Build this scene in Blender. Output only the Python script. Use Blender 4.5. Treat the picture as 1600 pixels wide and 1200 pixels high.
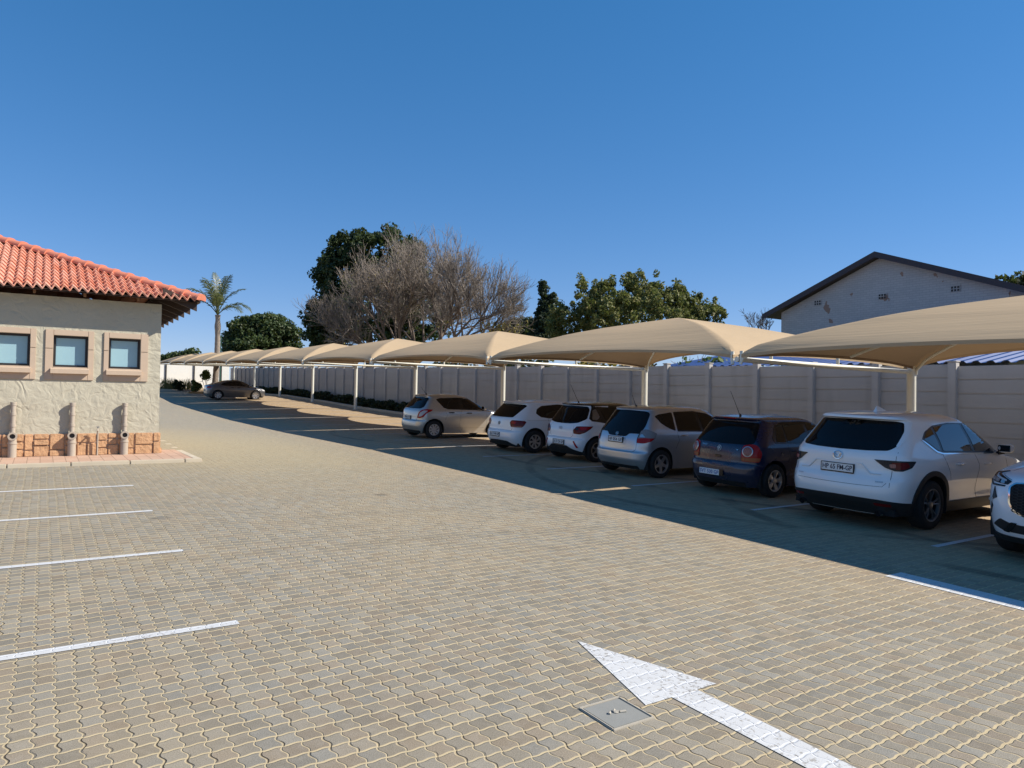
import bpy, bmesh, math, random
import numpy as np
from mathutils import Vector, Matrix
from mathutils.geometry import delaunay_2d_cdt

for _o in list(bpy.data.objects):
    bpy.data.objects.remove(_o)
SC = bpy.context.scene
COL = SC.collection
rad = math.radians
rng = random.Random(11)

# ------------------------------------------------------------------ camera
def cam_basis(yaw, pitch, roll):
    y, p, r = rad(yaw), rad(pitch), rad(roll)
    fw = Vector((math.sin(y)*math.cos(p), math.cos(y)*math.cos(p), math.sin(p)))
    rt = Vector((math.cos(y), -math.sin(y), 0))
    up = rt.cross(fw)
    return rt*math.cos(r)+up*math.sin(r), up*math.cos(r)-rt*math.sin(r), fw
CAM_H = 1.75
_rt, _up, _fw = cam_basis(33.35, 1.05, 0.95)
cd = bpy.data.cameras.new('camera')
cam = bpy.data.objects.new('camera', cd); COL.objects.link(cam)
cam.matrix_world = Matrix(((_rt.x, _up.x, -_fw.x, 0), (_rt.y, _up.y, -_fw.y, 0), (_rt.z, _up.z, -_fw.z, CAM_H), (0, 0, 0, 1)))
cd.sensor_width = 36.0; cd.lens = 36.0*1115/1600
cd.clip_start = 0.05; cd.clip_end = 5000
SC.camera = cam

# ------------------------------------------------------------------ sky, sun, exposure
SUN_DIR = Vector((2.41, -1.55, 2.30)).normalized()
SUN_EL = math.asin(SUN_DIR.z)
SUN_AZ = math.atan2(SUN_DIR.x, SUN_DIR.y)           # clockwise from +Y
world = bpy.data.worlds.new('World'); SC.world = world
world.use_nodes = True
nt = world.node_tree; nt.nodes.clear()
sky = nt.nodes.new('ShaderNodeTexSky'); sky.sky_type = 'NISHITA'; sky.sun_disc = False
sky.sun_elevation = SUN_EL; sky.sun_rotation = SUN_AZ
sky.altitude = 1600; sky.air_density = 1.0; sky.dust_density = 0.1; sky.ozone_density = 5.0
gm = nt.nodes.new('ShaderNodeGamma'); gm.inputs['Gamma'].default_value = 0.65      # softens the bright band at the horizon
hs = nt.nodes.new('ShaderNodeHueSaturation'); hs.inputs['Saturation'].default_value = 1.28
bg = nt.nodes.new('ShaderNodeBackground'); bg.inputs['Strength'].default_value = 0.127
wo = nt.nodes.new('ShaderNodeOutputWorld')
nt.links.new(sky.outputs[0], hs.inputs['Color']); nt.links.new(hs.outputs[0], gm.inputs['Color']); tint = nt.nodes.new('ShaderNodeMixRGB'); tint.blend_type = 'MULTIPLY'; tint.inputs[0].default_value = 1; tint.inputs[2].default_value = (1.0, .985, 1.19, 1)
nt.links.new(gm.outputs[0], tint.inputs[1]); nt.links.new(tint.outputs[0], bg.inputs['Color'])
nt.links.new(bg.outputs[0], wo.inputs['Surface'])
sd = bpy.data.lights.new('sun', 'SUN'); sd.energy = 4.6; sd.angle = rad(0.53); sd.color = (1.0, 0.93, 0.82)
sun = bpy.data.objects.new('sun', sd); COL.objects.link(sun)
sun.rotation_euler = SUN_DIR.to_track_quat('Z', 'Y').to_euler()
sun.location = (40, -40, 60)
SC.view_settings.view_transform = 'Standard'; SC.view_settings.look = 'None'
SC.view_settings.exposure = 0.65; SC.view_settings.gamma = 1.0
SC.view_settings.use_curve_mapping = False
SC.cycles.max_bounces = 8
SC.cycles.transparent_max_bounces = 16

# ------------------------------------------------------------------ ground height
def _lerp(pts, v):
    if v <= pts[0][0]: return pts[0][1]
    for (a, za), (b, zb) in zip(pts, pts[1:]):
        if v <= b: return za+(zb-za)*(v-a)/(b-a)
    return pts[-1][1]
ZL = [(-40, -1.0), (0, 0), (9, .23), (16.5, .40), (24, .47), (31.5, .60), (39, .80), (47, 1.03), (53, 1.32), (60, 1.55), (70, 1.90), (79, 2.15), (110, 2.4), (300, 3.0)]
ZB = [(-40, -1.0), (0, 0), (17, .433), (30, .70), (47, 1.05), (60, 1.55), (70, 1.90), (79, 2.15), (110, 2.4), (300, 3.0)]
ZC = [(16, 0), (24, .08), (31, .14), (38, .16), (46, .26), (53, .2), (60, .06), (79, 0)]
def gz(x, y):
    t = min(1, max(0, (x-2.6)/3.6)); t = t*t*(3-2*t)
    z = _lerp(ZB, y)*(1-t)+_lerp(ZL, y)*t
    return z+_lerp(ZC, y)*min(1.3, max(0, (x-6.9)/7.6))

# ------------------------------------------------------------------ mesh helpers
class MB:
    def __init__(s): s.v = []; s.f = []; s.m = []
    def add(s, vs, fs, mi=0):
        b = len(s.v); s.v.extend([tuple(p) for p in vs]); s.f.extend([tuple(i+b for i in f) for f in fs]); s.m.extend([mi]*len(fs))
    def box(s, x0, x1, y0, y1, z0, z1, mi=0):
        s.add([(x0,y0,z0),(x1,y0,z0),(x1,y1,z0),(x0,y1,z0),(x0,y0,z1),(x1,y0,z1),(x1,y1,z1),(x0,y1,z1)],
              [(0,3,2,1),(4,5,6,7),(0,1,5,4),(1,2,6,5),(2,3,7,6),(3,0,4,7)], mi)
    def bbox(s, x0, x1, y0, y1, z0, z1, b=.01, mi=0):
        """box with its edges chamfered by b"""
        bm = bmesh.new()
        bmesh.ops.create_cube(bm, size=1)
        for v in bm.verts: v.co = ((x0+x1)/2+v.co.x*(x1-x0), (y0+y1)/2+v.co.y*(y1-y0), (z0+z1)/2+v.co.z*(z1-z0))
        bmesh.ops.bevel(bm, geom=bm.edges[:], offset=b, segments=2, affect='EDGES')
        bm.verts.index_update()
        s.add([v.co[:] for v in bm.verts], [[v.index for v in f.verts] for f in bm.faces], mi); bm.free()
    def tube(s, pts, r, n=8, mi=0, caps=True):
        pts = [Vector(p) for p in pts]; rs = r if isinstance(r, (list, tuple)) else [r]*len(pts)
        vs = []; ref = None
        for i, p in enumerate(pts):
            d = (pts[min(i+1, len(pts)-1)]-pts[max(i-1, 0)])
            d = d.normalized() if d.length > 1e-9 else Vector((0, 0, 1))
            if ref is None: ref = d.orthogonal().normalized()
            a = (ref-d*ref.dot(d)); a = a.normalized() if a.length > 1e-6 else d.orthogonal().normalized()
            ref = a; b = d.cross(a)
            for k in range(n):
                t = 2*math.pi*k/n
                vs.append(p+(a*math.cos(t)+b*math.sin(t))*rs[i])
        fs = []
        for i in range(len(pts)-1):
            for k in range(n):
                k2 = (k+1) % n
                fs.append((i*n+k, i*n+k2, (i+1)*n+k2, (i+1)*n+k))
        if caps:
            fs.append(tuple(reversed(range(n)))); fs.append(tuple((len(pts)-1)*n+k for k in range(n)))
        s.add(vs, fs, mi)
    def lathe(s, prof, n=24, axis='z', c=(0,0,0), mi=0, close=False):
        """prof = [(radius, height)]"""
        vs = []; fs = []
        for r, h in prof:
            for k in range(n):
                t = 2*math.pi*k/n; a, b = r*math.cos(t), r*math.sin(t)
                vs.append({'z': (c[0]+a, c[1]+b, c[2]+h), 'y': (c[0]+b, c[1]+h, c[2]+a), 'x': (c[0]+h, c[1]+a, c[2]+b)}[axis])
        for i in range(len(prof)-1):
            for k in range(n):
                k2 = (k+1) % n
                fs.append((i*n+k, i*n+k2, (i+1)*n+k2, (i+1)*n+k))
        if close:
            fs.append(tuple(reversed(range(n)))); fs.append(tuple((len(prof)-1)*n+k for k in range(n)))
        s.add(vs, fs, mi)
    def grid(s, P, mi=0, flip=False):
        """P = rows of points"""
        n, m = len(P), len(P[0]); vs = [p for row in P for p in row]; fs = []
        for i in range(n-1):
            for j in range(m-1):
                q = (i*m+j, i*m+j+1, (i+1)*m+j+1, (i+1)*m+j)
                fs.append(tuple(reversed(q)) if flip else q)
        s.add(vs, fs, mi)
    def mesh(s, name, mats, smooth=None):
        me = bpy.data.meshes.new(name); me.from_pydata(s.v, [], s.f)
        for m in (mats if isinstance(mats, (list, tuple)) else [mats]): me.materials.append(m)
        if any(s.m): me.polygons.foreach_set('material_index', s.m)
        me.update()
        if smooth is not None:
            bm = bmesh.new(); bm.from_mesh(me)
            bmesh.ops.remove_doubles(bm, verts=bm.verts, dist=1e-5)
            for f in bm.faces: f.smooth = True
            for e in bm.edges:
                if len(e.link_faces) == 2 and e.calc_face_angle(0) > rad(smooth): e.smooth = False
            bm.to_mesh(me); bm.free()
        return me
    def build(s, name, mats, parent=None, loc=None, smooth=None):
        o = bpy.data.objects.new(name, s.mesh(name, mats, smooth)); COL.objects.link(o)
        if parent is not None: o.parent = parent
        if loc is not None: o.location = loc
        return o

def tag(o, label=None, cat=None, group=None, kind=None):
    if label: o['label'] = label
    if cat: o['category'] = cat
    if group: o['group'] = group
    if kind: o['kind'] = kind
    return o
def thing(name, label, cat, loc=(0,0,0), rz=0, group=None):
    o = bpy.data.objects.new(name, None); COL.objects.link(o)
    o.location = loc; o.rotation_euler = (0, 0, rz); o.empty_display_size = .3
    return tag(o, label, cat, group)
def copy_tree(o, parent=None, label=None, loc=None, rz=None, scale=None):
    c = o.copy(); COL.objects.link(c)
    if parent is not None: c.parent = parent
    if label: c['label'] = label
    if loc is not None: c.location = loc
    if rz is not None: c.rotation_euler = (0, 0, rz)
    if scale is not None: c.scale = scale
    for ch in list(o.children): copy_tree(ch, c)
    return c
def struct(o): o['kind'] = 'structure'; return o

# ------------------------------------------------------------------ material helpers
class NT:
    def __init__(s, name):
        s.m = bpy.data.materials.new(name); s.m.use_nodes = True; s.t = s.m.node_tree; s.t.nodes.clear()
        s.out = s.t.nodes.new('ShaderNodeOutputMaterial')
    def n(s, typ, **kw):
        nd = s.t.nodes.new('ShaderNode'+typ)
        for k, v in kw.items(): setattr(nd, k, v)
        return nd
    def put(s, sock, v):
        if hasattr(v, 'is_output'): s.t.links.new(v, sock)
        else:
            if isinstance(v, (tuple, list)) and len(v) == 3 and sock.type == 'RGBA': v = (*v, 1)
            sock.default_value = v
    def math(s, op, a, b=0.0, c=None, clamp=False):
        nd = s.n('Math', operation=op); nd.use_clamp = clamp
        s.put(nd.inputs[0], a); s.put(nd.inputs[1], b)
        if c is not None: s.put(nd.inputs[2], c)
        return nd.outputs[0]
    def mix(s, f, a, b, mode='MIX'):
        nd = s.n('MixRGB', blend_type=mode); s.put(nd.inputs[0], f); s.put(nd.inputs[1], a); s.put(nd.inputs[2], b)
        return nd.outputs[0]
    def noise(s, vec, scale, detail=3, rough=.55, dims='3D'):
        nd = s.n('TexNoise', noise_dimensions=dims)
        if vec is not None: s.put(nd.inputs['Vector'], vec)
        nd.inputs['Scale'].default_value = scale; nd.inputs['Detail'].default_value = detail; nd.inputs['Roughness'].default_value = rough
        return nd.outputs['Fac']
    def ss(s, v, a, b):
        nd = s.n('MapRange', interpolation_type='SMOOTHSTEP'); s.put(nd.inputs[0], v)
        nd.inputs[1].default_value = a; nd.inputs[2].default_value = b
        return nd.outputs[0]
    def obj(s): return s.n('TexCoord').outputs['Object']
    def pos(s): return s.n('NewGeometry').outputs['Position']
    def sep(s, v):
        nd = s.n('SeparateXYZ'); s.put(nd.inputs[0], v); return nd.outputs
    def comb(s, x, y, z=0.0):
        nd = s.n('CombineXYZ')
        for i, q in enumerate((x, y, z)): s.put(nd.inputs[i], q)
        return nd.outputs[0]
    def bump(s, h, strength=.3, dist=.01):
        nd = s.n('Bump'); nd.inputs['Strength'].default_value = strength; nd.inputs['Distance'].default_value = dist
        s.put(nd.inputs['Height'], h); return nd.outputs[0]
    def bsdf(s, **kw):
        nd = s.n('BsdfPrincipled')
        for k, v in kw.items(): s.put(nd.inputs[k.replace('_', ' ')], v)
        return nd
    def done(s, bsdf):
        s.t.links.new(bsdf.outputs[0] if hasattr(bsdf, 'outputs') else bsdf, s.out.inputs['Surface']); return s.m

def mat(name, col, rough=.6, metal=0.0, var=.12, scale=6.0, bump=0.0, bscale=None, bdist=.01, spec=.5, coat=0.0, world=False, dirt=0.0):
    """plain surface with a noise variation in colour and optionally a bump"""
    t = NT(name); v = t.pos() if world else t.obj()
    n1 = t.noise(v, scale, 4)
    c = t.mix(t.math('MULTIPLY', n1, 1.0), tuple(x*(1-var) for x in col), tuple(min(1, x*(1+var)) for x in col))
    if dirt:
        c = t.mix(t.math('MULTIPLY', t.ss(t.noise(v, scale*.37, 5, .65), .5, .75), dirt), c, (.16, .13, .1))
    kw = dict(Base_Color=c, Roughness=rough, Metallic=metal, Specular_IOR_Level=spec, Coat_Weight=coat, Coat_Roughness=.04)
    if bump: kw['Normal'] = t.bump(t.noise(v, bscale or scale*4, 4), bump, bdist)
    return t.done(t.bsdf(**kw))

M = {}
M['white_steel'] = mat('white_steel', (.72, .70, .60), .38, var=.05, scale=3, dirt=.10)
M['precast_post'] = mat('precast_post', (.43, .395, .355), .9, var=.08, scale=2.2, bump=.25, bscale=40, bdist=.004, world=True)
M['precast'] = mat('precast', (.40, .365, .33), .9, var=.10, scale=2.2, bump=.25, bscale=40, bdist=.004, world=True, dirt=.10)
def precast_mat(name, col):
    t = NT(name); v = t.pos(); x, y, z = t.sep(v)
    c = t.mix(t.noise(v, 2.2, 4), tuple(q*.90 for q in col), tuple(q*1.10 for q in col))
    oi = t.n('ObjectInfo').outputs['Location']; wh = t.n('TexWhiteNoise', noise_dimensions='3D'); t.put(wh.inputs['Vector'], t.comb(t.sep(oi)[1], t.math('FLOOR', t.math('DIVIDE', z, .3)), 0.0))
    c = t.mix(t.math('MULTIPLY', wh.outputs['Value'], .30), c, tuple(q*.72 for q in col))
    st = t.noise(t.comb(t.math('MULTIPLY', x, 1.0), t.math('MULTIPLY', y, 2.6), t.math('MULTIPLY', z, .5)), 1.0, 3, .5)
    c = t.mix(t.math('MULTIPLY', t.ss(st, .5, .72), .18), c, (.22, .19, .165))
    return t.done(t.bsdf(Base_Color=c, Roughness=.9, Specular_IOR_Level=.2, Normal=t.bump(t.noise(v, 40, 4), .25, .004)))
M['precast'] = precast_mat('precast', (.50, .46, .415)); M['precast_post'] = precast_mat('precast_post', (.53, .49, .445))
M['white_wall'] = mat('white_wall', (.80, .78, .72), .9, var=.05, scale=1.2, world=True, dirt=.06)
M['dark_timber'] = mat('dark_timber', (.045, .026, .018), .7, var=.3, scale=9)
M['timber'] = mat('timber', (.30, .16, .085), .7, var=.25, scale=12)
M['moulding'] = mat('moulding', (.50, .385, .285), .85, var=.06, scale=9, bump=.15, bscale=60, bdist=.003)
M['sandgrey_plastic'] = mat('sandgrey_plastic', (.39, .335, .27), .55, var=.06, scale=9)
M['window_frame'] = mat('window_frame', (.022, .018, .017), .45, var=.1)
M['steel'] = mat('steel', (.35, .35, .36), .35, 1.0, var=.1)
M['soil'] = mat('soil', (.16, .11, .07), .95, var=.35, scale=5, bump=.6, bscale=30, bdist=.03, world=True)
M['kerb'] = mat('kerb', (.52, .45, .34), .9, var=.12, scale=3, bump=.2, bscale=50, bdist=.004, world=True, dirt=.15)
M['bark'] = mat('bark', (.13, .10, .08), .9, var=.3, scale=7, bump=.6, bscale=20, bdist=.03)
M['twig'] = mat('twig', (.22, .185, .155), .9, var=.3, scale=1.2)
M['twig_dark'] = mat('twig_dark', (.085, .068, .055), .9, var=.3, scale=1.2)
M['palm_trunk'] = mat('palm_trunk', (.26, .215, .175), .9, var=.25, scale=5, bump=.7, bscale=9, bdist=.04)
M['gutter_white'] = mat('gutter_white', (.75, .73, .70), .5, var=.05)
M['dark_fascia'] = mat('dark_fascia', (.035, .026, .032), .55, var=.15, scale=2)

def leaf_mat(name, cols, scale, rough=.55, trans=.25, spec=.3):
    t = NT(name); v = t.obj()
    n = t.noise(v, scale, 2, .6)
    c = t.mix(t.ss(n, .35, .65), cols[0], cols[1])
    if len(cols) > 2: c = t.mix(t.ss(t.noise(v, scale*3.1, 1), .56, .68), c, cols[2])
    b = t.bsdf(Base_Color=c, Roughness=rough, Specular_IOR_Level=spec)
    tr = t.n('BsdfTranslucent'); t.put(tr.inputs['Color'], t.mix(.5, c, (.15, .2, .03)))
    mx = t.n('MixShader'); mx.inputs[0].default_value = trans
    t.t.links.new(b.outputs[0], mx.inputs[1]); t.t.links.new(tr.outputs[0], mx.inputs[2])
    return t.done(mx)
M['leaf_evergreen'] = leaf_mat('leaf_evergreen', [(.022, .038, .016), (.05, .075, .028), (.085, .11, .04)], .9)
M['leaf_round'] = leaf_mat('leaf_round', [(.030, .050, .018), (.062, .095, .034), (.09, .10, .04)], .55)
M['leaf_magnolia'] = leaf_mat('leaf_magnolia', [(.11, .13, .038), (.21, .21, .07), (.33, .28, .12)], 1.6, .55, .30, .2)
M['leaf_conifer'] = leaf_mat('leaf_conifer', [(.020, .034, .020), (.040, .058, .032)], 1.2)
M['leaf_shrub'] = leaf_mat('leaf_shrub', [(.020, .026, .010), (.045, .052, .020)], 4)
M['leaf_light'] = leaf_mat('leaf_light', [(.085, .13, .030), (.16, .20, .050)], 5)
M['leaf_yellow'] = leaf_mat('leaf_yellow', [(.20, .16, .03), (.30, .24, .05)], 3)
M['leaf_reed'] = leaf_mat('leaf_reed', [(.14, .145, .05), (.22, .20, .08)], 5)
M['leaf_palm'] = leaf_mat('leaf_palm', [(.060, .080, .030), (.13, .145, .062)], 2.0, .4, .3, .5)

def paver_mat():
    t = NT('interlocking_pavers'); x, y, z = t.sep(t.pos())
    P = t.comb(x, y, 0.0)
    wob = t.math('MULTIPLY', t.math('SUBTRACT', t.noise(P, 1.7, 2), .5), .35)
    tw = 2*math.pi
    A, B = .098, .11
    yy = t.math('DIVIDE', y, B); xx = t.math('DIVIDE', x, A)
    u = t.math('ADD', t.math('ADD', xx, t.math('MULTIPLY', t.math('SINE', t.math('MULTIPLY', yy, tw)), -.095)), wob)
    v = t.math('ADD', t.math('ADD', yy, t.math('MULTIPLY', t.math('SINE', t.math('MULTIPLY', xx, tw)), .034)), wob)
    iu, iv = t.math('FLOOR', u), t.math('FLOOR', v)
    fu, fv = t.math('SUBTRACT', u, iu), t.math('SUBTRACT', v, iv)
    du = t.math('MULTIPLY', t.math('SUBTRACT', .5, t.math('ABSOLUTE', t.math('SUBTRACT', fu, .5))), A)
    dv = t.math('MULTIPLY', t.math('SUBTRACT', .5, t.math('ABSOLUTE', t.math('SUBTRACT', fv, .5))), B)
    # joint width wanders: broad sand joints in places, tight ones in others
    wn = t.noise(P, 2.3, 3)
    fine = t.noise(P, 45, 2)
    wv = t.math('ADD', .0026, t.math('MULTIPLY', t.math('ADD', wn, t.math('MULTIPLY', fine, .45)), .0046))
    wu = t.math('MULTIPLY', wv, .50)
    wv = t.math('MULTIPLY', wv, 1.15)
    ju = t.math('MULTIPLY', t.math('SUBTRACT', 1.0, t.ss(t.math('SUBTRACT', du, wu), -.0014, .0026)), .85)
    jv = t.math('SUBTRACT', 1.0, t.ss(t.math('SUBTRACT', dv, wv), -.0014, .0026))
    joint = t.math('MAXIMUM', ju, jv)
    # unfilled gap along some of the joints: narrow, with its shade painted in dark
    wh = t.n('TexWhiteNoise', noise_dimensions='3D'); t.put(wh.inputs['Vector'], t.comb(iu, iv, 0.0)); rnd = wh.outputs['Value']
    gapu = t.math('MULTIPLY', t.math('SUBTRACT', 1.0, t.ss(t.math('ABSOLUTE', t.math('SUBTRACT', fu, .07)), .02, .05)), t.ss(t.noise(P, 5.5, 2), .44, .58))
    gap = t.math('MULTIPLY', gapu, t.ss(rnd, .25, .5))
    # paver colours
    base = t.mix(rnd, (.198, .181, .153), (.30, .276, .234))
    base = t.mix(t.ss(wh.outputs['Color'], .0, 1.0), base, t.mix(rnd, (.235, .188, .145), (.205, .200, .190)), 'MIX') if False else base
    wh2 = t.n('TexWhiteNoise', noise_dimensions='3D'); t.put(wh2.inputs['Vector'], t.comb(iu, iv, 7.0))
    base = t.mix(t.math('MULTIPLY', t.ss(wh2.outputs['Value'], .55, .95), .45), base, (.275, .212, .155))
    base = t.mix(t.math('MULTIPLY', t.ss(wh2.outputs['Value'], .35, .0), .5), base, (.235, .240, .235))
    grain = t.noise(P, 160, 3, .7)
    base = t.mix(.55, base, t.mix(t.ss(grain, .3, .7), (.22, .21, .20), (.74, .73, .72)), 'OVERLAY')
    base = t.mix(t.math('MULTIPLY', t.ss(t.noise(P, 12, 4, .7), .45, .7), .28), base, (.36, .33, .29))
    # broad dust and wear
    dust = t.ss(t.noise(P, .38, 5, .6), .42, .72)
    dust = t.math('MULTIPLY', dust, .36)
    stain = t.ss(t.noise(P, .9, 5, .65), .52, .75)
    base = t.mix(dust, base, (.36, .275, .17))
    base = t.mix(t.math('MULTIPLY', stain, .35), base, (.155, .135, .115))
    # sandy dust washed along the building kerb
    near = t.math('MULTIPLY', t.ss(t.math('ABSOLUTE', t.math('SUBTRACT', y, 18.0)), 9.0, 1.0), t.ss(t.math('ABSOLUTE', t.math('SUBTRACT', x, 4.0)), 3.4, .5))
    base = t.mix(t.math('MULTIPLY', near, .6), base, (.42, .345, .21))
    far = t.ss(y, 12, 24)
    base = t.mix(t.math('MULTIPLY', far, .45), base, (.33, .31, .27))
    sand = t.mix(t.noise(P, 3.0, 4), (.50, .39, .235), (.61, .51, .335))
    bays = t.ss(x, 5.8, 8.2)                       # bays: dull joints, browner pavers; colour warmed to counter the blue canopy shade
    base = t.mix(t.math('MULTIPLY', bays, .80), base, t.mix(rnd, (.40, .282, .175), (.475, .342, .215)))
    sand = t.mix(t.math('MULTIPLY', bays, .78), sand, (.49, .365, .225))
    col = t.mix(t.math('MULTIPLY', joint, .93), base, sand)
    col = t.mix(t.math('MULTIPLY', gap, t.math('SUBTRACT', .85, t.math('MULTIPLY', bays, .5))), col, (.05, .038, .026))
    # tyre scuffs: dark rubber arcs swept into the bays
    for (cx, cy, r, w, st) in ((13.9, 8.6, 5.0, .11, .5), (13.9, 8.6, 6.5, .10, .4), (14.5, 13.2, 5.6, .10, .45), (13.4, 4.0, 5.6, .12, .5), (13.4, 4.0, 4.4, .1, .4), (2.0, -6.0, 13.2, .14, .09), (2.0, -6.0, 14.8, .14, .08), (14.0, 21.0, 6.3, .1, .35)):
        d = t.math('SQRT', t.math('ADD', t.math('POWER', t.math('SUBTRACT', x, cx), 2.0), t.math('POWER', t.math('SUBTRACT', y, cy), 2.0)))
        b = t.math('SUBTRACT', 1.0, t.ss(t.math('ABSOLUTE', t.math('SUBTRACT', d, r)), w*.5, w*1.3))
        b = t.math('MULTIPLY', b, t.math('MULTIPLY', t.ss(t.noise(P, .7, 3), .35, .6), st))
        col = t.mix(b, col, (.03, .028, .027))
    col = t.mix(1.0, col, (.97, .962, .915), 'MULTIPLY')
    vo = t.n('TexVoronoi', feature='F1'); t.put(vo.inputs['Vector'], P); vo.inputs['Scale'].default_value = .62; vo.inputs['Randomness'].default_value = 1.0
    oil = t.math('SUBTRACT', 1.0, t.ss(t.math('ADD', vo.outputs['Distance'], t.math('MULTIPLY', t.noise(P, 9, 3), .10)), .07, .15))
    col = t.mix(t.math('MULTIPLY', oil, t.math('MULTIPLY', t.ss(t.noise(P, .31, 2), .45, .6), .45)), col, (.05, .045, .04))
    hgt = t.math('SUBTRACT', t.math('SUBTRACT', 1.0, t.math('MULTIPLY', joint, .75)), t.math('MULTIPLY', gap, 1.0))
    hgt = t.math('ADD', hgt, t.math('MULTIPLY', grain, .10))
    hgt = t.math('ADD', hgt, t.math('MULTIPLY', rnd, .22))
    b = t.bsdf(Base_Color=col, Roughness=.88, Specular_IOR_Level=.25, Normal=t.bump(hgt, .8, .010))
    return t.done(b)
M['pavers'] = paver_mat()

def paint_mat():
    """road paint worn thin along the paver joints"""
    t = NT('road_paint'); x, y, z = t.sep(t.pos()); P = t.comb(x, y, 0.0); tw = 2*math.pi
    A, B = .098, .11
    wob = t.math('MULTIPLY', t.math('SUBTRACT', t.noise(P, 1.7, 2), .5), .35)
    yy = t.math('DIVIDE', y, B); xx = t.math('DIVIDE', x, A)
    u = t.math('ADD', t.math('ADD', xx, t.math('MULTIPLY', t.math('SINE', t.math('MULTIPLY', yy, tw)), -.095)), wob)
    v = t.math('ADD', t.math('ADD', yy, t.math('MULTIPLY', t.math('SINE', t.math('MULTIPLY', xx, tw)), .034)), wob)
    du = t.math('SUBTRACT', .5, t.math('ABSOLUTE', t.math('SUBTRACT', t.math('FRACT', u), .5)))
    dv = t.math('SUBTRACT', .5, t.math('ABSOLUTE', t.math('SUBTRACT', t.math('FRACT', v), .5)))
    d = t.math('MINIMUM', t.math('ADD', du, .035), dv)
    j = t.math('SUBTRACT', 1.0, t.ss(d, .03, .10))
    c = t.mix(t.noise(P, 4, 4), (.50, .50, .49), (.64, .64, .63))
    c = t.mix(t.math('MULTIPLY', j, .5), c, (.70, .71, .73))
    w = t.ss(t.math('ADD', t.noise(P, 28, 4, .7), t.math('MULTIPLY', t.math('SUBTRACT', t.noise(P, 1.1, 3), .5), .35)), .56, .65)
    c = t.mix(t.math('MULTIPLY', w, .75), c, (.27, .245, .21))
    g = t.math('SUBTRACT', 1.0, j)
    b = t.bsdf(Base_Color=c, Roughness=.6, Normal=t.bump(t.math('ADD', g, t.math('MULTIPLY', t.noise(P, 120, 2), .2)), .5, .007))
    return t.done(b)
M['paint'] = paint_mat()

# ------------------------------------------------------------------ ground and setting
def axis(a, b, stops):
    out = [a]
    while out[-1] < b:
        st = next(s for lim, s in stops if out[-1] < lim); out.append(out[-1]+st)
    return out
gx = sorted(set([-900, -500, -250, -120, -60, -30]+axis(-16, 22, [(99, .75)])+[26, 34, 50, 80, 140, 260, 500, 900]))
gy = sorted(set([-300, -120, -60, -30]+axis(-16, 84, [(99, .75)])+[90, 100, 120, 150, 200, 300, 500, 900, 1500, 2500]))
mb = MB(); mb.grid([[(x, y, gz(x, y)) for x in gx] for y in gy])
ground = struct(mb.build('ground', M['pavers'], smooth=60))

def strip(name, pts, m, dz=.004, wseg=1):
    """painted sheet: pts = 4 corners (x,y), laid over the ground"""
    a, b, c, d = [Vector(p) for p in pts]
    n = max(1, int(max((b-a).length, (c-d).length)/.4))
    rows = []
    for k in range(wseg+1):
        s = k/wseg; p, q = a.lerp(d, s), b.lerp(c, s)
        rows.append([(*p.lerp(q, i/n), gz(*p.lerp(q, i/n))+dz) for i in range(n+1)])
    mb = MB(); mb.grid(rows); return struct(mb.build(name, m))
# bay lines on the left
for yy in (5.26, 7.62, 9.94, 12.22, ):
    strip('parking_line', [(-5.2, yy-.045), (1.19, yy-.045), (1.19, yy+.045), (-5.2, yy+.045)], M['paint'])
# bay lines under the canopies
for k in range(-1, 30):
    yy = 4.2+2.52*k
    strip('parking_line', [(8.62, yy-.04), (13.9, yy-.04), (13.9, yy+.04), (8.62, yy+.04)], M['paint'])
# broad line across the mouth of the near bays
strip('parking_line', [(6.77, 3.75), (6.77, -6), (7.06, -6), (7.06, 3.75)], M['paint'])
# arrow
mb = MB()
def gp(x, y, dz=.004): return (x, y, gz(x, y)+dz)
tipp, r1, r2, l1, l2 = (3.08, 3.82), (3.37, 2.87), (3.205, 2.87), (2.80, 2.87), (3.0, 2.87)
mb.add([gp(*tipp), gp(*l1), gp(*l2), gp(*r2), gp(*r1)], [(0, 1, 2, 3, 4)])
mb.add([gp(*l2), gp(3.0, -1.5), gp(3.205, -1.5), gp(*r2)], [(0, 1, 2, 3)])
struct(mb.build('painted_arrow', M['paint']))
# soil strip in front of the precast wall, with its kerb
mb = MB(); mb.grid([[(x, y, gz(x, y)+.06) for x in (15.1, 15.6, 16.0, 16.3)] for y in axis(-8, 79, [(99, 1.5)])]); struct(mb.build('soil_strip', M['soil']))
mb = MB()
ys = axis(-8, 79, [(99, 1.0)])
for a, b in zip(ys, ys[1:]):
    za, zb = gz(15, a), gz(15, b)
    mb.add([(14.95, a+.004, za-.1), (14.95, b, zb-.1), (14.965, b, zb+.10), (14.965, a+.004, za+.10), (15.1, a+.004, za+.11), (15.1, b, zb+.11), (15.1, a+.004, za-.1), (15.1, b, zb-.1)],
           [(0, 1, 2, 3), (3, 2, 5, 4), (4, 5, 7, 6), (0, 3, 4, 6), (1, 7, 5, 2)])
struct(mb.build('kerb', M['kerb']))
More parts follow.
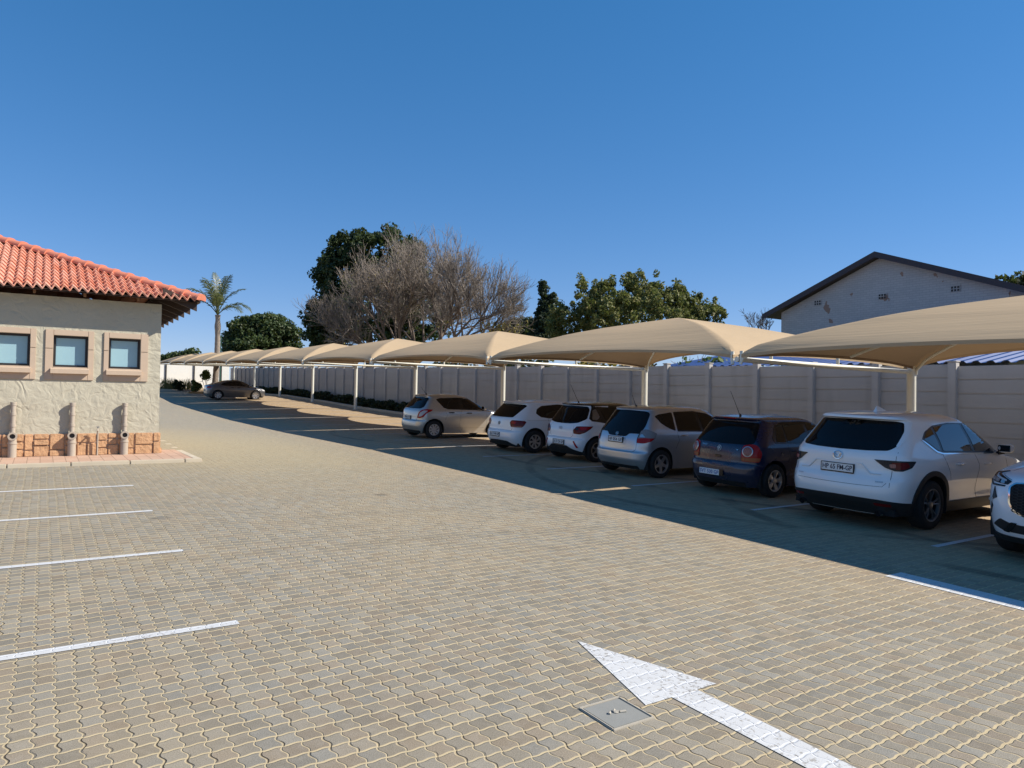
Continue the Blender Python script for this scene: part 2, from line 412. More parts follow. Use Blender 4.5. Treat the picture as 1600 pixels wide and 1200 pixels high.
# neighbouring land and far hills
t = NT('grassland'); P = t.pos()
c = t.mix(t.noise(P, .05, 5), (.13, .12, .05), (.07, .09, .035))
M['land'] = t.done(t.bsdf(Base_Color=c, Roughness=.95))
mb = MB(); mb.grid([[(x, y, gz(16.5, y)+.05+max(0, (x-30))*.012) for x in (16.4, 22, 30, 60, 200, 900)] for y in (-60, -20, 0, 20, 40, 60, 79, 120, 300, 900)]); struct(mb.build('land', M['land']))
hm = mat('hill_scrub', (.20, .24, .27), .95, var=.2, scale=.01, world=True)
mb = MB(); rows = []
for j, (d, hh) in enumerate(((1500, 0), (1700, 22), (1900, 40), (2300, 55))):
    rows.append([(d*math.sin(a), d*math.cos(a), (2+hh*(.75+.25*math.sin(a*9+j)+.15*math.sin(a*23+2*j)))) for a in np.linspace(-1.2, 1.5, 90)])
mb.grid(rows); struct(mb.build('hills', hm, smooth=80))
# ------------------------------------------------------------------ shade-net canopies
def net_mat():
    t = NT('shade_net'); v = t.obj(); x, y, z = t.sep(v)
    n = t.noise(v, .8, 4, .6)
    c = t.mix(n, (.47, .348, .215), (.52, .388, .243))
    # fine seams where the cloth widths are sewn, and dust lines
    sm = t.math('ABSOLUTE', t.math('SUBTRACT', t.math('FRACT', t.math('MULTIPLY', z, 4.2)), .5))
    c = t.mix(t.math('MULTIPLY', t.ss(sm, .02, .0), .25), c, (.34, .25, .17))
    # underside: the shade beneath the cloth painted in as a darker brown
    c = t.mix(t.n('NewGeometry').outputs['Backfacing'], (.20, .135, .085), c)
    wr = t.noise(t.comb(t.math('MULTIPLY', x, 1.2), t.math('MULTIPLY', y, .35), t.math('MULTIPLY', z, 9.0)), 1.6, 4, .6)
    b = t.bsdf(Base_Color=c, Roughness=.85, Specular_IOR_Level=.15, Normal=t.bump(t.math('ADD', wr, t.math('MULTIPLY', t.noise(t.comb(t.math('MULTIPLY', x, 6.0), t.math('MULTIPLY', y, .25), t.math('MULTIPLY', z, 30.0)), 1.0, 3, .5), .35)), .25, .05))
    tr = t.n('BsdfTranslucent'); t.put(tr.inputs['Color'], (.56, .36, .18))
    mx = t.n('MixShader'); mx.inputs[0].default_value = .10
    t.t.links.new(b.outputs[0], mx.inputs[1]); t.t.links.new(tr.outputs[0], mx.inputs[2])
    return t.done(mx)
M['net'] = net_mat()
BAY = 7.56; FY0 = -.04; TX, PX = 9.24, 14.5; RISE = .0287; ZT = 2.265; PEAK = 1.12
def canopy_z(y): return ZT+RISE*y
CX, HX, HY = (TX+PX)/2, (PX-TX)/2+.04, BAY/2-.05
_PR = [(0, 1.0), (.08, .955), (.177, .894), (.368, .769), (.538, .632), (.742, .412), (.857, .275), (.94, .160), (.98, .075), (1.0, 0)]
def prof_z(m):
    m = min(max(m, 0), 1)
    for (a, za), (b, zb) in zip(_PR, _PR[1:]):
        if m <= b:
            t = (m-a)/(b-a); return za+(zb-za)*t
def fabric_mesh():
    """origin: centre of the bay at corner height; four sloping faces meeting on hips"""
    mb = MB(); NR, NTT = 16, 40
    for sec in range(4):
        rows = []
        for i in range(NR+1):
            m = i/NR; row = []
            for j in range(NTT+1):
                tt = -1+2*j/NTT
                c = (.055, .032, .230, .032)[sec]*(1-tt*tt)
                me = m*(1-c*m*m)
                p = {0: (-me, tt*m), 1: (tt*m, me), 2: (me, -tt*m), 3: (-tt*m, -me)}[sec]
                z = prof_z(me)-.035*(1-tt*tt)*math.sin(math.pi*m)
                x, y = p[0]*HX, p[1]*HY
                row.append((x, y, z+RISE*y))
            rows.append(row)
        mb.grid(rows, flip=True)
        # hem: folded edge with a little depth
        e = rows[-1]
        mb.grid([e, [(q[0]*.999, q[1]*.999, q[2]-.05) for q in e]], flip=True)
    return mb
def hip(sx, sy, n=14, off=-.05):
    return [(sx*HX*m*.985, sy*HY*m*.985, prof_z(m)+off+RISE*sy*HY*m) for m in np.linspace(.04, 1, n)]
CANOPY_LABELS = [
 'beige shade-net canopy nearest the camera, over the white SUV with the winged badge',
 'beige shade-net canopy over the dark blue and silver hatchbacks, second from the right',
 'beige shade-net canopy over the champagne hatchback, third from the right',
 'beige shade-net canopy over empty bays, fourth from the right, in front of the bare trees',
 'beige shade-net canopy over empty bays, fifth from the right, below the big dark evergreen',
 'beige shade-net canopy just before the bay of the grey car, sixth from the right',
 'beige shade-net canopy over the small distant grey car, seventh from the right',
 'beige shade-net canopy just beyond the grey car, eighth from the right',
 'second beige shade-net canopy beyond the grey car, by the palm trunk',
 'farthest beige shade-net canopy, smallest in view, next to the red-roofed building corner']
def make_canopy():
    r = thing('shade_canopy', CANOPY_LABELS[0], 'carport canopy', group='shade-net canopies along the parking row')
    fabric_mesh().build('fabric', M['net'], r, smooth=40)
    yf = BAY/2                                    # the frame at the far end of the bay
    zt = RISE*yf
    p = MB(); px = PX-CX
    p.tube([(px, yf, zt-3.1), (px, yf, zt+.06)], .085, 16); p.lathe([(.13, 0), (.13, .02), (.1, .03)], 16, c=(px, yf, zt-2.42))
    p.build('post', M['white_steel'], r, smooth=40)
    b = MB(); tx = TX-CX
    b.tube([(px, yf, zt-.10), (tx-.02, yf, zt-.07)], .044, 12); b.build('beam', M['white_steel'], r, smooth=40)
    for fx, hgt in ((.52, .20), (.16, .14)):
        x = px+(tx-px)*(1-fx) if False else tx+(px-tx)*fx
        s = MB(); s.tube([(x, yf, zt-.05), (x, yf, zt+hgt)], .03, 10); s.bbox(x-.09, x+.09, yf-.05, yf+.05, zt+hgt-.012, zt+hgt+.004, .003)
        s.build('stub', M['white_steel'], r, smooth=40)
    for sx in (-1, 1):
        for sy in (-1, 1):
            h = MB(); pts = hip(sx, sy); end = pts[-1]
            h.tube(pts+[(end[0]+sx*.02, end[1]+sy*.03, end[2]-.10)], .028, 8); h.build('rib', M['white_steel'], r, smooth=60)
    m2 = MB(); m2.tube([(CX*0+(tx+px)/2*.9*0, sy_, prof_z(abs(sy_)/HY)-.09+RISE*sy_) for sy_ in np.linspace(-HY*.93, HY*.93, 24)], .025, 8)
    m2.build('cross_rib', M['white_steel'], r, smooth=60)
    # ridge of corner posts at the tips
    for dy in (-.09, .09):
        c = MB(); c.tube([(tx-.01, yf+dy, zt-.09), (tx-.01, yf+dy, zt+.06)], .03, 10); c.build('corner_stub', M['white_steel'], r, smooth=40)
    return r
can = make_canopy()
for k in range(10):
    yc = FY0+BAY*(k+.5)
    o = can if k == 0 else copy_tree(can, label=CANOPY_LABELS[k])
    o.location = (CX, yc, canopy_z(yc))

# ------------------------------------------------------------------ precast wall
FX = 16.3; PITCH = 1.68
def wall_top(y): return 2.44+.0243*y
fence = thing('precast_wall', 'long grey precast concrete panel wall with posts behind the parked cars', 'wall', (FX, 0, 0))
def fence_bay_post():
    m = MB(); m.bbox(-.085, .085, -.085, .085, -3.2, .03, .014); m.bbox(-.10, .10, -.10, .10, .03, .06, .008); return m
def fence_bay_panel():
    m = MB()
    for i in range(8):
        z1 = -.30*i; m.bbox(.012+.002*(i % 3), .062, .06, PITCH-.06, z1-.286, z1, .008)
    m.box(.034, .056, .05, PITCH-.05, -3.4, -.02); return m
post0 = panel0 = None
nb = 0
for i in range(-4, 46):
    y = 7.57-PITCH*4.5+PITCH*i+PITCH*.5
    if y > 78: break
    z = wall_top(y)
    if post0 is None:
        post0 = fence_bay_post().build('post', M['precast_post'], fence); panel0 = fence_bay_panel().build('panel', M['precast'], fence)
        a, b = post0, panel0
    else:
        a = post0.copy(); COL.objects.link(a); b = panel0.copy(); COL.objects.link(b)
    a.location = (0, y, z); b.location = (0, y, z-.01+.02*((i*37) % 3-1)*.3)

# far white wall with dark posts
ww = thing('white_wall', 'long white boundary wall with thin dark posts at the far end of the car park', 'wall', (0, 79.2, 2.15))
m = MB(); m.bbox(-60, 16.4, -.1, .1, -.6, 2.32, .02); m.build('wall_panel', M['white_wall'], ww)
for i in range(20):
    x = 15.6-2.62*i
    m = MB(); m.bbox(x-.06, x+.06, -.19, -.11, -.3, 2.36, .01); m.build('post', M['window_frame'], ww)

# ------------------------------------------------------------------ building on the left
BX, BY, BZ = 2.08, 16.74, .43
bd = thing('tiled_roof_building', 'cream plastered building with red clay tile roof and stone plinth', 'building', (BX, BY, BZ))
t = NT('rough_plaster'); v = t.pos()
wv = t.n('TexVoronoi', feature='SMOOTH_F1'); nd = t.n('VectorMath', operation='ADD'); t.put(nd.inputs[0], v)
nn = t.n('TexNoise'); t.put(nn.inputs['Vector'], v); nn.inputs['Scale'].default_value = 2.2
t.t.links.new(nn.outputs['Color'], nd.inputs[1]); t.put(wv.inputs['Vector'], nd.outputs[0]); wv.inputs['Scale'].default_value = 5.5
trow = t.noise(nd.outputs[0], 7, 3, .5)
h = t.math('ADD', t.math('MULTIPLY', wv.outputs['Distance'], .7), t.math('ADD', t.math('MULTIPLY', trow, .9), t.math('MULTIPLY', t.noise(v, 40, 3), .10)))
c = t.mix(t.noise(v, 1.3, 4), (.43, .40, .31), (.50, .465, .365))
c = t.mix(t.math('MULTIPLY', t.ss(t.noise(v, .6, 5, .65), .55, .75), .25), c, (.36, .30, .22))
M['plaster'] = t.done(t.bsdf(Base_Color=c, Roughness=.9, Specular_IOR_Level=.2, Normal=t.bump(h, .5, .04)))
WH = 3.16   # wall height above BZ
wins = [(-.95, -.12), (.03, .855), (1.03, 1.84)]                   # surround extents (world X)
opens = [(-.80, -.215), (.165, .755), (1.12, 1.70)]
OZ0, OZ1, SZ0, SZ1 = 2.20, 2.825, 1.945, 2.935
D = 8.0; LX = -7.0
def wall_holes(xs0, xs1, z0, z1, holes):
    m = MB(); xb = sorted({xs0, xs1, *[a for h in holes for a in h[:2]]}); zb = sorted({z0, z1, *[a for h in holes for a in h[2:]]})
    for a, b in zip(xb, xb[1:]):
        for c, d in zip(zb, zb[1:]):
            if any(h[0] <= a and b <= h[1] and h[2] <= c and d <= h[3] for h in holes): continue
            m.add([(a, 0, c), (b, 0, c), (b, 0, d), (a, 0, d)], [(0, 1, 2, 3)])
    for (a, b, c, d) in holes:
        q = .16
        m.add([(a, 0, c), (b, 0, c), (b, 0, d), (a, 0, d), (a, q, c), (b, q, c), (b, q, d), (a, q, d)], [(0, 4, 5, 1), (1, 5, 6, 2), (2, 6, 7, 3), (3, 7, 4, 0)])
    return m
holes = [(a-BX, b-BX, OZ0-BZ, OZ1-BZ) for a, b in opens]
wallm = wall_holes(LX-BX, 0, -.3, WH, holes)
wallm.add([(0, 0, -.3), (0, D, -.3), (0, D, WH), (0, 0, WH)], [(0, 1, 2, 3)])
wallm.add([(LX-BX, 0, -.3), (LX-BX, D, -.3), (LX-BX, D, WH), (LX-BX, 0, WH)], [(3, 2, 1, 0)])
wallm.add([(LX-BX, D, -.3), (0, D, -.3), (0, D, WH), (LX-BX, D, WH)], [(3, 2, 1, 0)])
wallm.build('wall', M['plaster'], bd)
# plinth of split stone blocks
M['stone'] = mat('sandstone', (.53, .315, .17), .9, var=.34, scale=5, bump=.9, bscale=14, bdist=.03, world=True)
rr = random.Random(5); m = MB()
def stones(x0, x1, put):
    x = x0
    while x < x1-.05:
        w = rr.choice((.15, .20, .26, .34)); w = min(w, x1-x)
        if x1-x-w < .12: w = x1-x
        pat = rr.choice(((.20, .45), (.26, .45), (.15, .30, .45), (.22, .34, .45), (.13, .45)))
        zz = 0
        for zt in pat:
            xs = [x, x+w] if rr.random() < .6 or w < .3 else [x, x+w*rr.uniform(.4, .6), x+w]
            for a, b in zip(xs, xs[1:]):
                put(a+.006, b-.006, zz+.006, zt-.006, rr.uniform(.035, .075))
            zz = zt
        x += w
def stone_front(a, b, z0, z1, d): m.bbox(a, b, -d, .03, z0, z1, .014)
def stone_side(a, b, z0, z1, d): m.bbox(-.03, d, a, b, z0, z1, .014)
stones(LX-BX, .03, stone_front); stones(.0, D, stone_side)
m.build('plinth', M['stone'], bd)
m = MB(); m.box(LX-BX, .02, -.02, .03, 0, .45); m.build('plinth_mortar', M['moulding'], bd)
# windows
M['frost'] = mat('frosted_pane', (.30, .47, .53), .25, var=.10, scale=1.5, spec=.6)
for i, ((a, b), (oa, ob)) in enumerate(zip(wins, opens)):
    w = thing('window', None, None); w.parent = bd; w.location = (a-BX, 0, SZ0-BZ)
    W_, H_, o0, o1, z0, z1 = b-a, SZ1-SZ0, oa-a, ob-a, OZ0-SZ0, OZ1-SZ0
    s = MB()
    zj = H_*.62
    for (x0, x1, c, d) in ((0, o0, 0, zj-.004), (0, o0, zj+.004, H_), (o1, W_, 0, zj-.004), (o1, W_, zj+.004, H_), (o0+.001, o1-.001, z1, H_-.001), (o0+.001, o1-.001, .001, z0)):
        s.bbox(x0, x1, -.028, .02, c, d, .005)
    s.build('surround', M['moulding'], w)
    f = MB(); t_ = .045
    f.bbox(o0, o1, .09, .15, z0, z0+t_, .004); f.bbox(o0, o1, .09, .15, z1-t_, z1, .004)
    f.bbox(o0, o0+t_, .092, .148, z0+t_, z1-t_, .004); f.bbox(o1-t_, o1, .092, .148, z0+t_, z1-t_, .004)
    f.build('frame', M['window_frame'], w)
    g = MB(); g.box(o0+t_-.005, o1-t_+.005, .118, .126, z0+t_-.005, z1-t_+.005); g.build('pane', M['frost'], w)
    sl = MB(); q = .04
    sl.add([(o0-q, -.028, z0-.13), (o1+q*.5, -.028, z0-.13), (o1+q*.5, -.11, z0-.13), (o0-q, -.11, z0-.13), (o0-q, .10, z0+.005), (o1+q*.5, .10, z0+.005), (o1+q*.5, -.11, z0-.045), (o0-q, -.11, z0-.045), (o0-q, -.028, z0-.04), (o1+q*.5, -.028, z0-.04)],
           [(0, 1, 2, 3), (3, 2, 6, 7), (7, 6, 5, 4), (0, 3, 7, 4), (1, 5, 6, 2)])
    sl.build('sill', M['moulding'], w)
# roof
def tile_mat():
    t = NT('clay_tile'); v = t.obj(); x, y, z = t.sep(v)
    n = t.noise(v, 5, 4, .65)
    wh = t.n('TexWhiteNoise', noise_dimensions='3D'); t.put(wh.inputs['Vector'], t.comb(t.math('FLOOR', t.math('DIVIDE', x, .15)), t.math('FLOOR', t.math('DIVIDE', t.math('ADD', y, .45), .27)), 0.0))
    c = t.mix(n, (.54, .185, .105), (.66, .30, .195))
    c = t.mix(t.math('MULTIPLY', wh.outputs['Value'], .65), c, (.72, .43, .33))
    c = t.mix(t.math('MULTIPLY', t.ss(t.noise(v, 18, 4), .58, .72), .35), c, (.28, .12, .08))
    return t.done(t.bsdf(Base_Color=c, Roughness=.7, Specular_IOR_Level=.25, Normal=t.bump(t.noise(v, 60, 3), .15, .004)))
M['tile'] = tile_mat()
M['ridge_tile'] = mat('ridge_tile', (.62, .21, .125), .65, var=.18, scale=6, bump=.1, bscale=60, bdist=.003)
OV = .45; OVX = .70; PIT = math.tan(rad(21)); EZ = WH+.10
def tile_face(ex0, ex1, depth, hipL, hipR):
    """local face: x along eave, s up the slope (horizontal distance); returns MB in (x, s, z)"""
    m = MB(); R = .27; PER = .15; nrow = int(depth/R)
    ns = 8
    for r in range(nrow):
        s0, s1 = r*R, (r+1)*R+.03
        xa = ex0+(s0 if hipL else 0); xb = ex1-(s0 if hipR else 0)
        if xb-xa < .1: break
        k0, k1 = math.floor(xa/(PER/ns)), math.ceil(xb/(PER/ns))
        rows = []
        for (s, lift, drop) in ((s0+.012, .050, -.045), (s0, .054, -.004), (s0+.02, .055, 0), ((s0+s1)/2, .03, 0), (s1, .004, 0)):
            row = []
            for k in range(k0, k1+1):
                x = k*PER/ns; ph = (x/PER) % 1
                prof = (.040*math.sin(2*math.pi*ph))+.010*math.sin(4*math.pi*ph)
                lo = ex0+(s if hipL else 0); hi = ex1-(s if hipR else 0)
                xx = min(max(x, lo), hi)
                row.append((xx, s, s*PIT+prof+lift+drop))
            rows.append(row)
        m.grid(rows)
    return m
roof = thing('roof', None, None); roof.parent = bd; roof.location = (0, 0, EZ)
ex1 = OVX; ex0 = LX-BX-OVX; half = (D+2*OV)/2
f = tile_face(ex0, ex1, half, True, True)
ft = MB(); ft.add([(x, s-OV, z) for x, s, z in f.v], f.f); ft.build('tile_slope', M['tile'], roof, smooth=50)
f = tile_face(-OV, D+OV, half, True, True)
ft = MB(); ft.add([(OVX-s, x, z) for x, s, z in f.v], f.f); ft.build('tile_slope', M['tile'], roof, smooth=50)
ft = MB(); ft.add([(ex0+s, D-x, z) for x, s, z in f.v], f.f); ft.build('tile_slope', M['tile'], roof, smooth=50)
bk = MB(); bk.add([(ex0, D+OV, 0), (ex1, D+OV, 0), (ex1-half, D/2, half*PIT), (ex0+half, D/2, half*PIT)], [(0, 1, 2, 3)]); bk.build('tile_slope', M['tile'], roof)
# half-round hip and ridge tiles, each overlapping the next
def cap_run(p0, p1):
    m = MB(); p0, p1 = Vector(p0), Vector(p1); d = p1-p0; n = max(1, round(d.length/.36)); d.normalize(); side = d.cross(Vector((0, 0, 1))).normalized(); up = side.cross(d).normalized()
    st = (p1-p0).length/n
    for i in range(n):
        rows = []
        for (q, r) in ((-.035, .135), (-.035, .15), (.03, .15), (.035, .128), (st*.6, .122), (st+.02, .115)):
            c = p0+d*(i*st+q); rows.append([c+side*(r*math.cos(a))*1.05+up*(r*math.sin(a)*.86-.02) for a in np.linspace(math.pi*1.03, -.03*math.pi, 11)])
        m.grid(rows, flip=True)
        c = rows[1]
        m.add(list(rows[0])+[p0+d*(i*st-.03)+up*-.02], [tuple([k, k+1, 11]) for k in range(10)])
    return m
for (a, b) in (((ex1-.02, -OV+.02, .04), (ex1-half, D/2, half*PIT+.05)), ((ex0, -OV, .04), (ex0+half, D/2, half*PIT+.05)), ((ex1-half, D/2, half*PIT+.05), (ex0+half, D/2, half*PIT+.05))):
    cap_run(a, b).build('ridge_cap', M['ridge_tile'], roof, smooth=50)
# timber: soffit boards, rafter tails
sb = MB(); e = .02
for (a, b, c, d) in (((ex0, -OV), (ex1, -OV), (0, 0), (LX-BX, 0)), ((ex1, -OV), (ex1, D+OV), (0, D), (0, 0))):
    def zz(p): return min(OVX-p[0] if True else 0, 9)
    P4 = [a, b, c, d]
    sb.add([(p[0], p[1], (0 if p in (a, b) else (OV if a[1] == b[1] else OVX)*PIT)-.045) for p in P4], [(3, 2, 1, 0)])
    sb.add([(p[0], p[1], (0 if p in (a, b) else (OV if a[1] == b[1] else OVX)*PIT)-.02) for p in P4], [(0, 1, 2, 3)])
sb.build('soffit_board', M['dark_timber'], roof)
for wx in (-1.0, -.17, .67, 1.62):
    x = wx-BX; rf = MB()
    rf.add([(x+dx, y, z) for dx in (-.022, .022) for (y, z) in ((.02, OV*PIT-.05), (.02, OV*PIT-.19), (-.20, .10-.19), (-.20, .10-.05))], [(0, 1, 2, 3), (7, 6, 5, 4), (0, 3, 7, 4), (1, 5, 6, 2), (3, 2, 6, 7)])
    rf.build('rafter_tail', M['timber'], roof)
for i in range(9):
    y = -.30+i*.82; rf = MB()
    rf.add([(x, y+dy, z) for dy in (-.022, .022) for (x, z) in ((-.02, OVX*PIT-.05), (-.02, OVX*PIT-.24), (OVX-.06, -.22), (OVX-.06, -.03))], [(3, 2, 1, 0), (4, 5, 6, 7), (0, 4, 7, 3), (1, 2, 6, 5), (3, 7, 6, 2)])
    rf.build('rafter_tail', M['dark_timber'], roof)
# soil pipes with gullies
for wx in (-.45, .515, 1.435):
    x = wx-BX; y = -.085
    dp = MB(); dp.tube([(x, y, .42), (x, y, 1.04)], .043, 14)
    for zc in (.62, .84, 1.03): dp.lathe([(.043, -.03), (.052, -.028), (.052, .028), (.043, .03)], 14, c=(x, y, zc))
    dp.lathe([(.055, 0), (.055, .03), (0, .03)], 14, c=(x, y, 1.035))
    po = dp.build('drain_pipe', M['sandgrey_plastic'], bd, smooth=40)
    g = MB(); g.tube([(x, y-.04, -.05), (x, y-.04, .27)], .072, 18); g.tube([(x, y-.04, .27), (x, y-.05, .36)], [.072, .066], 18)
    g.lathe([(.072, 0), (.08, .004), (.08, .03), (.072, .034)], 18, c=(x, y-.04, .26))
    g.lathe([(.078, .05), (.078, -.055), (.047, -.055), (.047, .0)], 18, axis='y', c=(x, y-.07, .415))
    go = g.build('gully_trap', M['sandgrey_plastic'], po, smooth=40)
    hole = MB(); hole.lathe([(.0, 0), (.047, 0)], 18, axis='y', c=(x, y-.075, .415)); hole.build('gully_mouth', M['window_frame'], po)
    br = MB(); br.bbox(x-.05, x+.05, y-.01, .0, .70, .73, .003); br.build('pipe_bracket', M['sandgrey_plastic'], po)
tp = thing('standpipe', 'thin upright water standpipe in front of the stone plinth', 'standpipe', (.955, BY-.14, BZ))
m = MB(); m.tube([(0, 0, -.05), (0, 0, .50), (0, -.02, .54), (-.005, -.06, .54), (-.01, -.10, .50)], .016, 8); m.build('riser', M['sandgrey_plastic'], tp, smooth=50)
m = MB(); m.tube([(0, -.03, .54), (0, -.03, .58)], .010, 8); m.bbox(-.03, .03, -.04, -.02, .575, .59, .003); m.build('tap_handle', M['steel'], tp)
# brick apron and kerb around the building
def brick_mat():
    t = NT('apron_bricks'); v = t.pos()
    mp = t.n('Mapping'); mp.inputs['Rotation'].default_value = (0, 0, math.pi/2); t.put(mp.inputs['Vector'], v)
    br = t.n('TexBrick'); t.put(br.inputs['Vector'], mp.outputs[0]); br.inputs['Scale'].default_value = 1.0
    br.inputs['Brick Width'].default_value = .24; br.inputs['Row Height'].default_value = .20; br.inputs['Mortar Size'].default_value = .007
    br.inputs['Color1'].default_value = (.46, .285, .20, 1); br.inputs['Color2'].default_value = (.54, .36, .26, 1); br.inputs['Mortar'].default_value = (.22, .13, .09, 1)
    c = t.mix(.3, br.outputs['Color'], t.mix(t.noise(v, 4, 4), (.35, .22, .15), (.60, .42, .30)))
    return t.done(t.bsdf(Base_Color=c, Roughness=.9, Normal=t.bump(br.outputs['Fac'], -.4, .006)))
M['apron'] = brick_mat()
KX, KY = 2.66, 15.02
m = MB(); m.grid([[(x, y, BZ+.012+(y-16.74)*.004) for x in (LX-1, 0, 2.0, KX-.14)] for y in (KY+.14, 16, 16.9, 20, 26)]); struct(m.build('apron', M['apron']))
m = MB(); x = LX-1; k = 0
while x < KX-.2:
    w = min(.94, KX-x); m.bbox(x+.005, x+w-.005, KY, KY+.145, BZ-.35, BZ+.015+.002*(k % 2), .012); x += w; k += 1
y = KY+.15
while y < 26:
    zt = max(BZ+.012, gz(KX, y)+.005); m.bbox(KX-.145, KX, y+.005, y+.93, BZ-.35, zt, .012); y += .94
struct(m.build('kerb', M['kerb']))

# ------------------------------------------------------------------ manhole by the arrow
mh = thing('manhole_cover', 'square grey concrete manhole cover beside the arrow head', 'manhole cover', (2.595, 2.88, gz(2.6, 2.88)))
M['cover'] = mat('cover_concrete', (.235, .235, .215), .8, var=.12, scale=9, bump=.2, bscale=80, bdist=.003)
M['cover_rim'] = mat('cover_rim', (.42, .38, .31), .85, var=.15, scale=12)
tilt = math.atan(.0255)
m = MB()
for (x0, x1, y0, y1) in ((-.143, .143, -.143, -.131), (-.143, .143, .131, .143), (-.143, -.131, -.131, .131), (.131, .143, -.131, .131)): m.bbox(x0, x1, y0, y1, -.05, .010, .003)
fr = m.build('frame', M['cover_rim'], mh); m = MB(); m.bbox(-.128, .128, -.128, .128, -.05, .0065, .004); ld = m.build('lid', M['cover'], mh)
m = MB()
for (a, b) in (((-.05, .0), (-.035, .012)), ((-.012, .008), (.004, .022)), ((-.012, .008), (.012, -.004)), ((.018, -.008), (.05, -.02))):
    m.tube([(a[0], a[1], .009), (b[0], b[1], .011)], .008, 6)
m.lathe([(.014, 0), (.018, .004), (.010, .008), (0, .008)], 12, c=(0, .005, .006)); hd = m.build('lifting_eye', M['cover_rim'], mh)
for o in (fr, ld, hd): o.rotation_euler.x = tilt

# ------------------------------------------------------------------ neighbour's house and blue roof
hx, hyl, hyp, hyr, hze, hzp = 26.0, 19.35, 14.66, 9.95, 5.40, 7.22
hs_ = thing('gabled_house', 'grey bagged-brick house gable with dark brown roof trim beyond the wall', 'house', (hx, hyp, 2.0))
t = NT('bagged_brick'); v = t.pos()
mp = t.n('Mapping'); mp.inputs['Rotation'].default_value = (math.pi/2, 0, math.pi/2); t.put(mp.inputs['Vector'], v)
px_, py_, pz_ = t.sep(v)
br = t.n('TexBrick'); t.put(br.inputs['Vector'], t.comb(py_, pz_, 0.0)); br.inputs['Scale'].default_value = 1
br.inputs['Brick Width'].default_value = .23; br.inputs['Row Height'].default_value = .085; br.inputs['Mortar Size'].default_value = .008
br.inputs['Color1'].default_value = (.43, .42, .40, 1); br.inputs['Color2'].default_value = (.50, .49, .46, 1); br.inputs['Mortar'].default_value = (.33, .32, .31, 1)
c = t.mix(.3, br.outputs['Color'], t.mix(t.noise(v, 1.1, 4), (.34, .33, .31), (.56, .55, .52)))
pl = t.ss(t.noise(v, 1.7, 3, .5), .66, .68); c = t.mix(pl, c, (.30, .20, .15))
M['bagged'] = t.done(t.bsdf(Base_Color=c, Roughness=.9, Normal=t.bump(t.math('ADD', br.outputs['Fac'], t.math('MULTIPLY', t.noise(v, 9, 3), -.8)), -.5, .012)))
L_, R_ = hyl-hyp, hyr-hyp; ZE, ZP = hze-2.0, hzp-2.0
m = MB(); DP = 9
m.add([(0, R_+.45, 0), (0, L_-.45, 0), (0, L_-.45, ZE+.1), (0, 0, ZP-.05), (0, R_+.45, ZE+.1), (DP, R_+.45, 0), (DP, L_-.45, 0), (DP, L_-.45, ZE+.1), (DP, 0, ZP-.05), (DP, R_+.45, ZE+.1)],
      [(0, 4, 3, 2, 1), (5, 6, 7, 8, 9), (0, 5, 9, 4), (1, 2, 7, 6)])
m.build('wall', M['bagged'], hs_)
M['house_roof'] = mat('house_roof_sheet', (.12, .09, .085), .6, var=.2, scale=2)
for (ye, nm) in ((L_, 1), (R_, -1)):
    m = MB(); s = (ZE-ZP)/ye
    ya = ye*1.05; za = ZP+s*ya
    m.add([(-.35, 0, ZP+.12), (-.35, ya, za+.12), (DP+.3, ya, za+.12), (DP+.3, 0, ZP+.12), (-.35, 0, ZP+.02), (-.35, ya, za+.02), (DP+.3, ya, za+.02), (DP+.3, 0, ZP+.02)],
          [(0, 3, 2, 1), (4, 5, 6, 7), (1, 2, 6, 5), (0, 1, 5, 4)] if nm == 1 else [(0, 1, 2, 3), (7, 6, 5, 4), (5, 6, 2, 1), (4, 5, 1, 0)])
    m.build('roof', M['house_roof'], hs_)
    m = MB(); n = .22
    m.add([(-.39, 0, ZP+.15), (-.39, ya, za+.15), (-.39, ya, za+.15-n), (-.39, 0, ZP+.15-n), (-.354, 0, ZP+.15), (-.354, ya, za+.15), (-.354, ya, za+.15-n), (-.354, 0, ZP+.15-n)],
          [(0, 1, 2, 3), (7, 6, 5, 4), (0, 4, 5, 1), (3, 2, 6, 7), (1, 5, 6, 2)])
    m.build('barge_board', M['dark_fascia'], hs_)
for (px, py) in ((1278, 473), (1379, 463), (1493, 451)):
    rx = _fw+_rt*((px-800)/1115)+_up*((600-py)/1115); k = hx/rx.x; y, z = rx.y*k-hyp, CAM_H+rx.z*k-2.0
    m = MB(); m.bbox(-.03, .0, y-.17, y+.17, z-.12, z+.12, .006)
    vb = m.build('air_brick', M['bagged'], hs_)
    m = MB()
    for i in range(3):
        for j in range(2): m.box(-.036, -.031, y-.14+i*.1, y-.07+i*.1, z-.095+j*.1, z-.02+j*.1)
    m.build('vent_hole', M['window_frame'], vb)
# blue sheet roof of the outbuilding just over the wall
ob = thing('blue_roofed_outbuilding', 'outbuilding with a bright blue corrugated sheet roof just over the wall', 'shed', (17.6, 0, 0))
t = NT('blue_sheet'); v = t.obj()
M['blue'] = t.done(t.bsdf(Base_Color=t.mix(t.noise(v, 2, 4), (.012, .040, .16), (.02, .06, .21)), Roughness=.32, Metallic=.15, Specular_IOR_Level=.7))
rows = []; y0_, y1_ = 1.5, 17.6; n = int((y1_-y0_)/.05)
prof = (0, 0, .0, .045, .05, .045)
cols = [(y0_+i*.05, prof[i % 6]) for i in range(n+1)]
m = MB(); m.grid([[(x, y, 2.70+.014*(y-8)+x*.17+dz) for (y, dz) in cols] for x in (0, 3.2, 6.4)]); m.build('roof_sheet', M['blue'], ob)
m = MB(); m.box(.5, 6.2, y0_+.2, y1_-.3, 0, 2.62); m.build('wall', M['bagged'], ob)
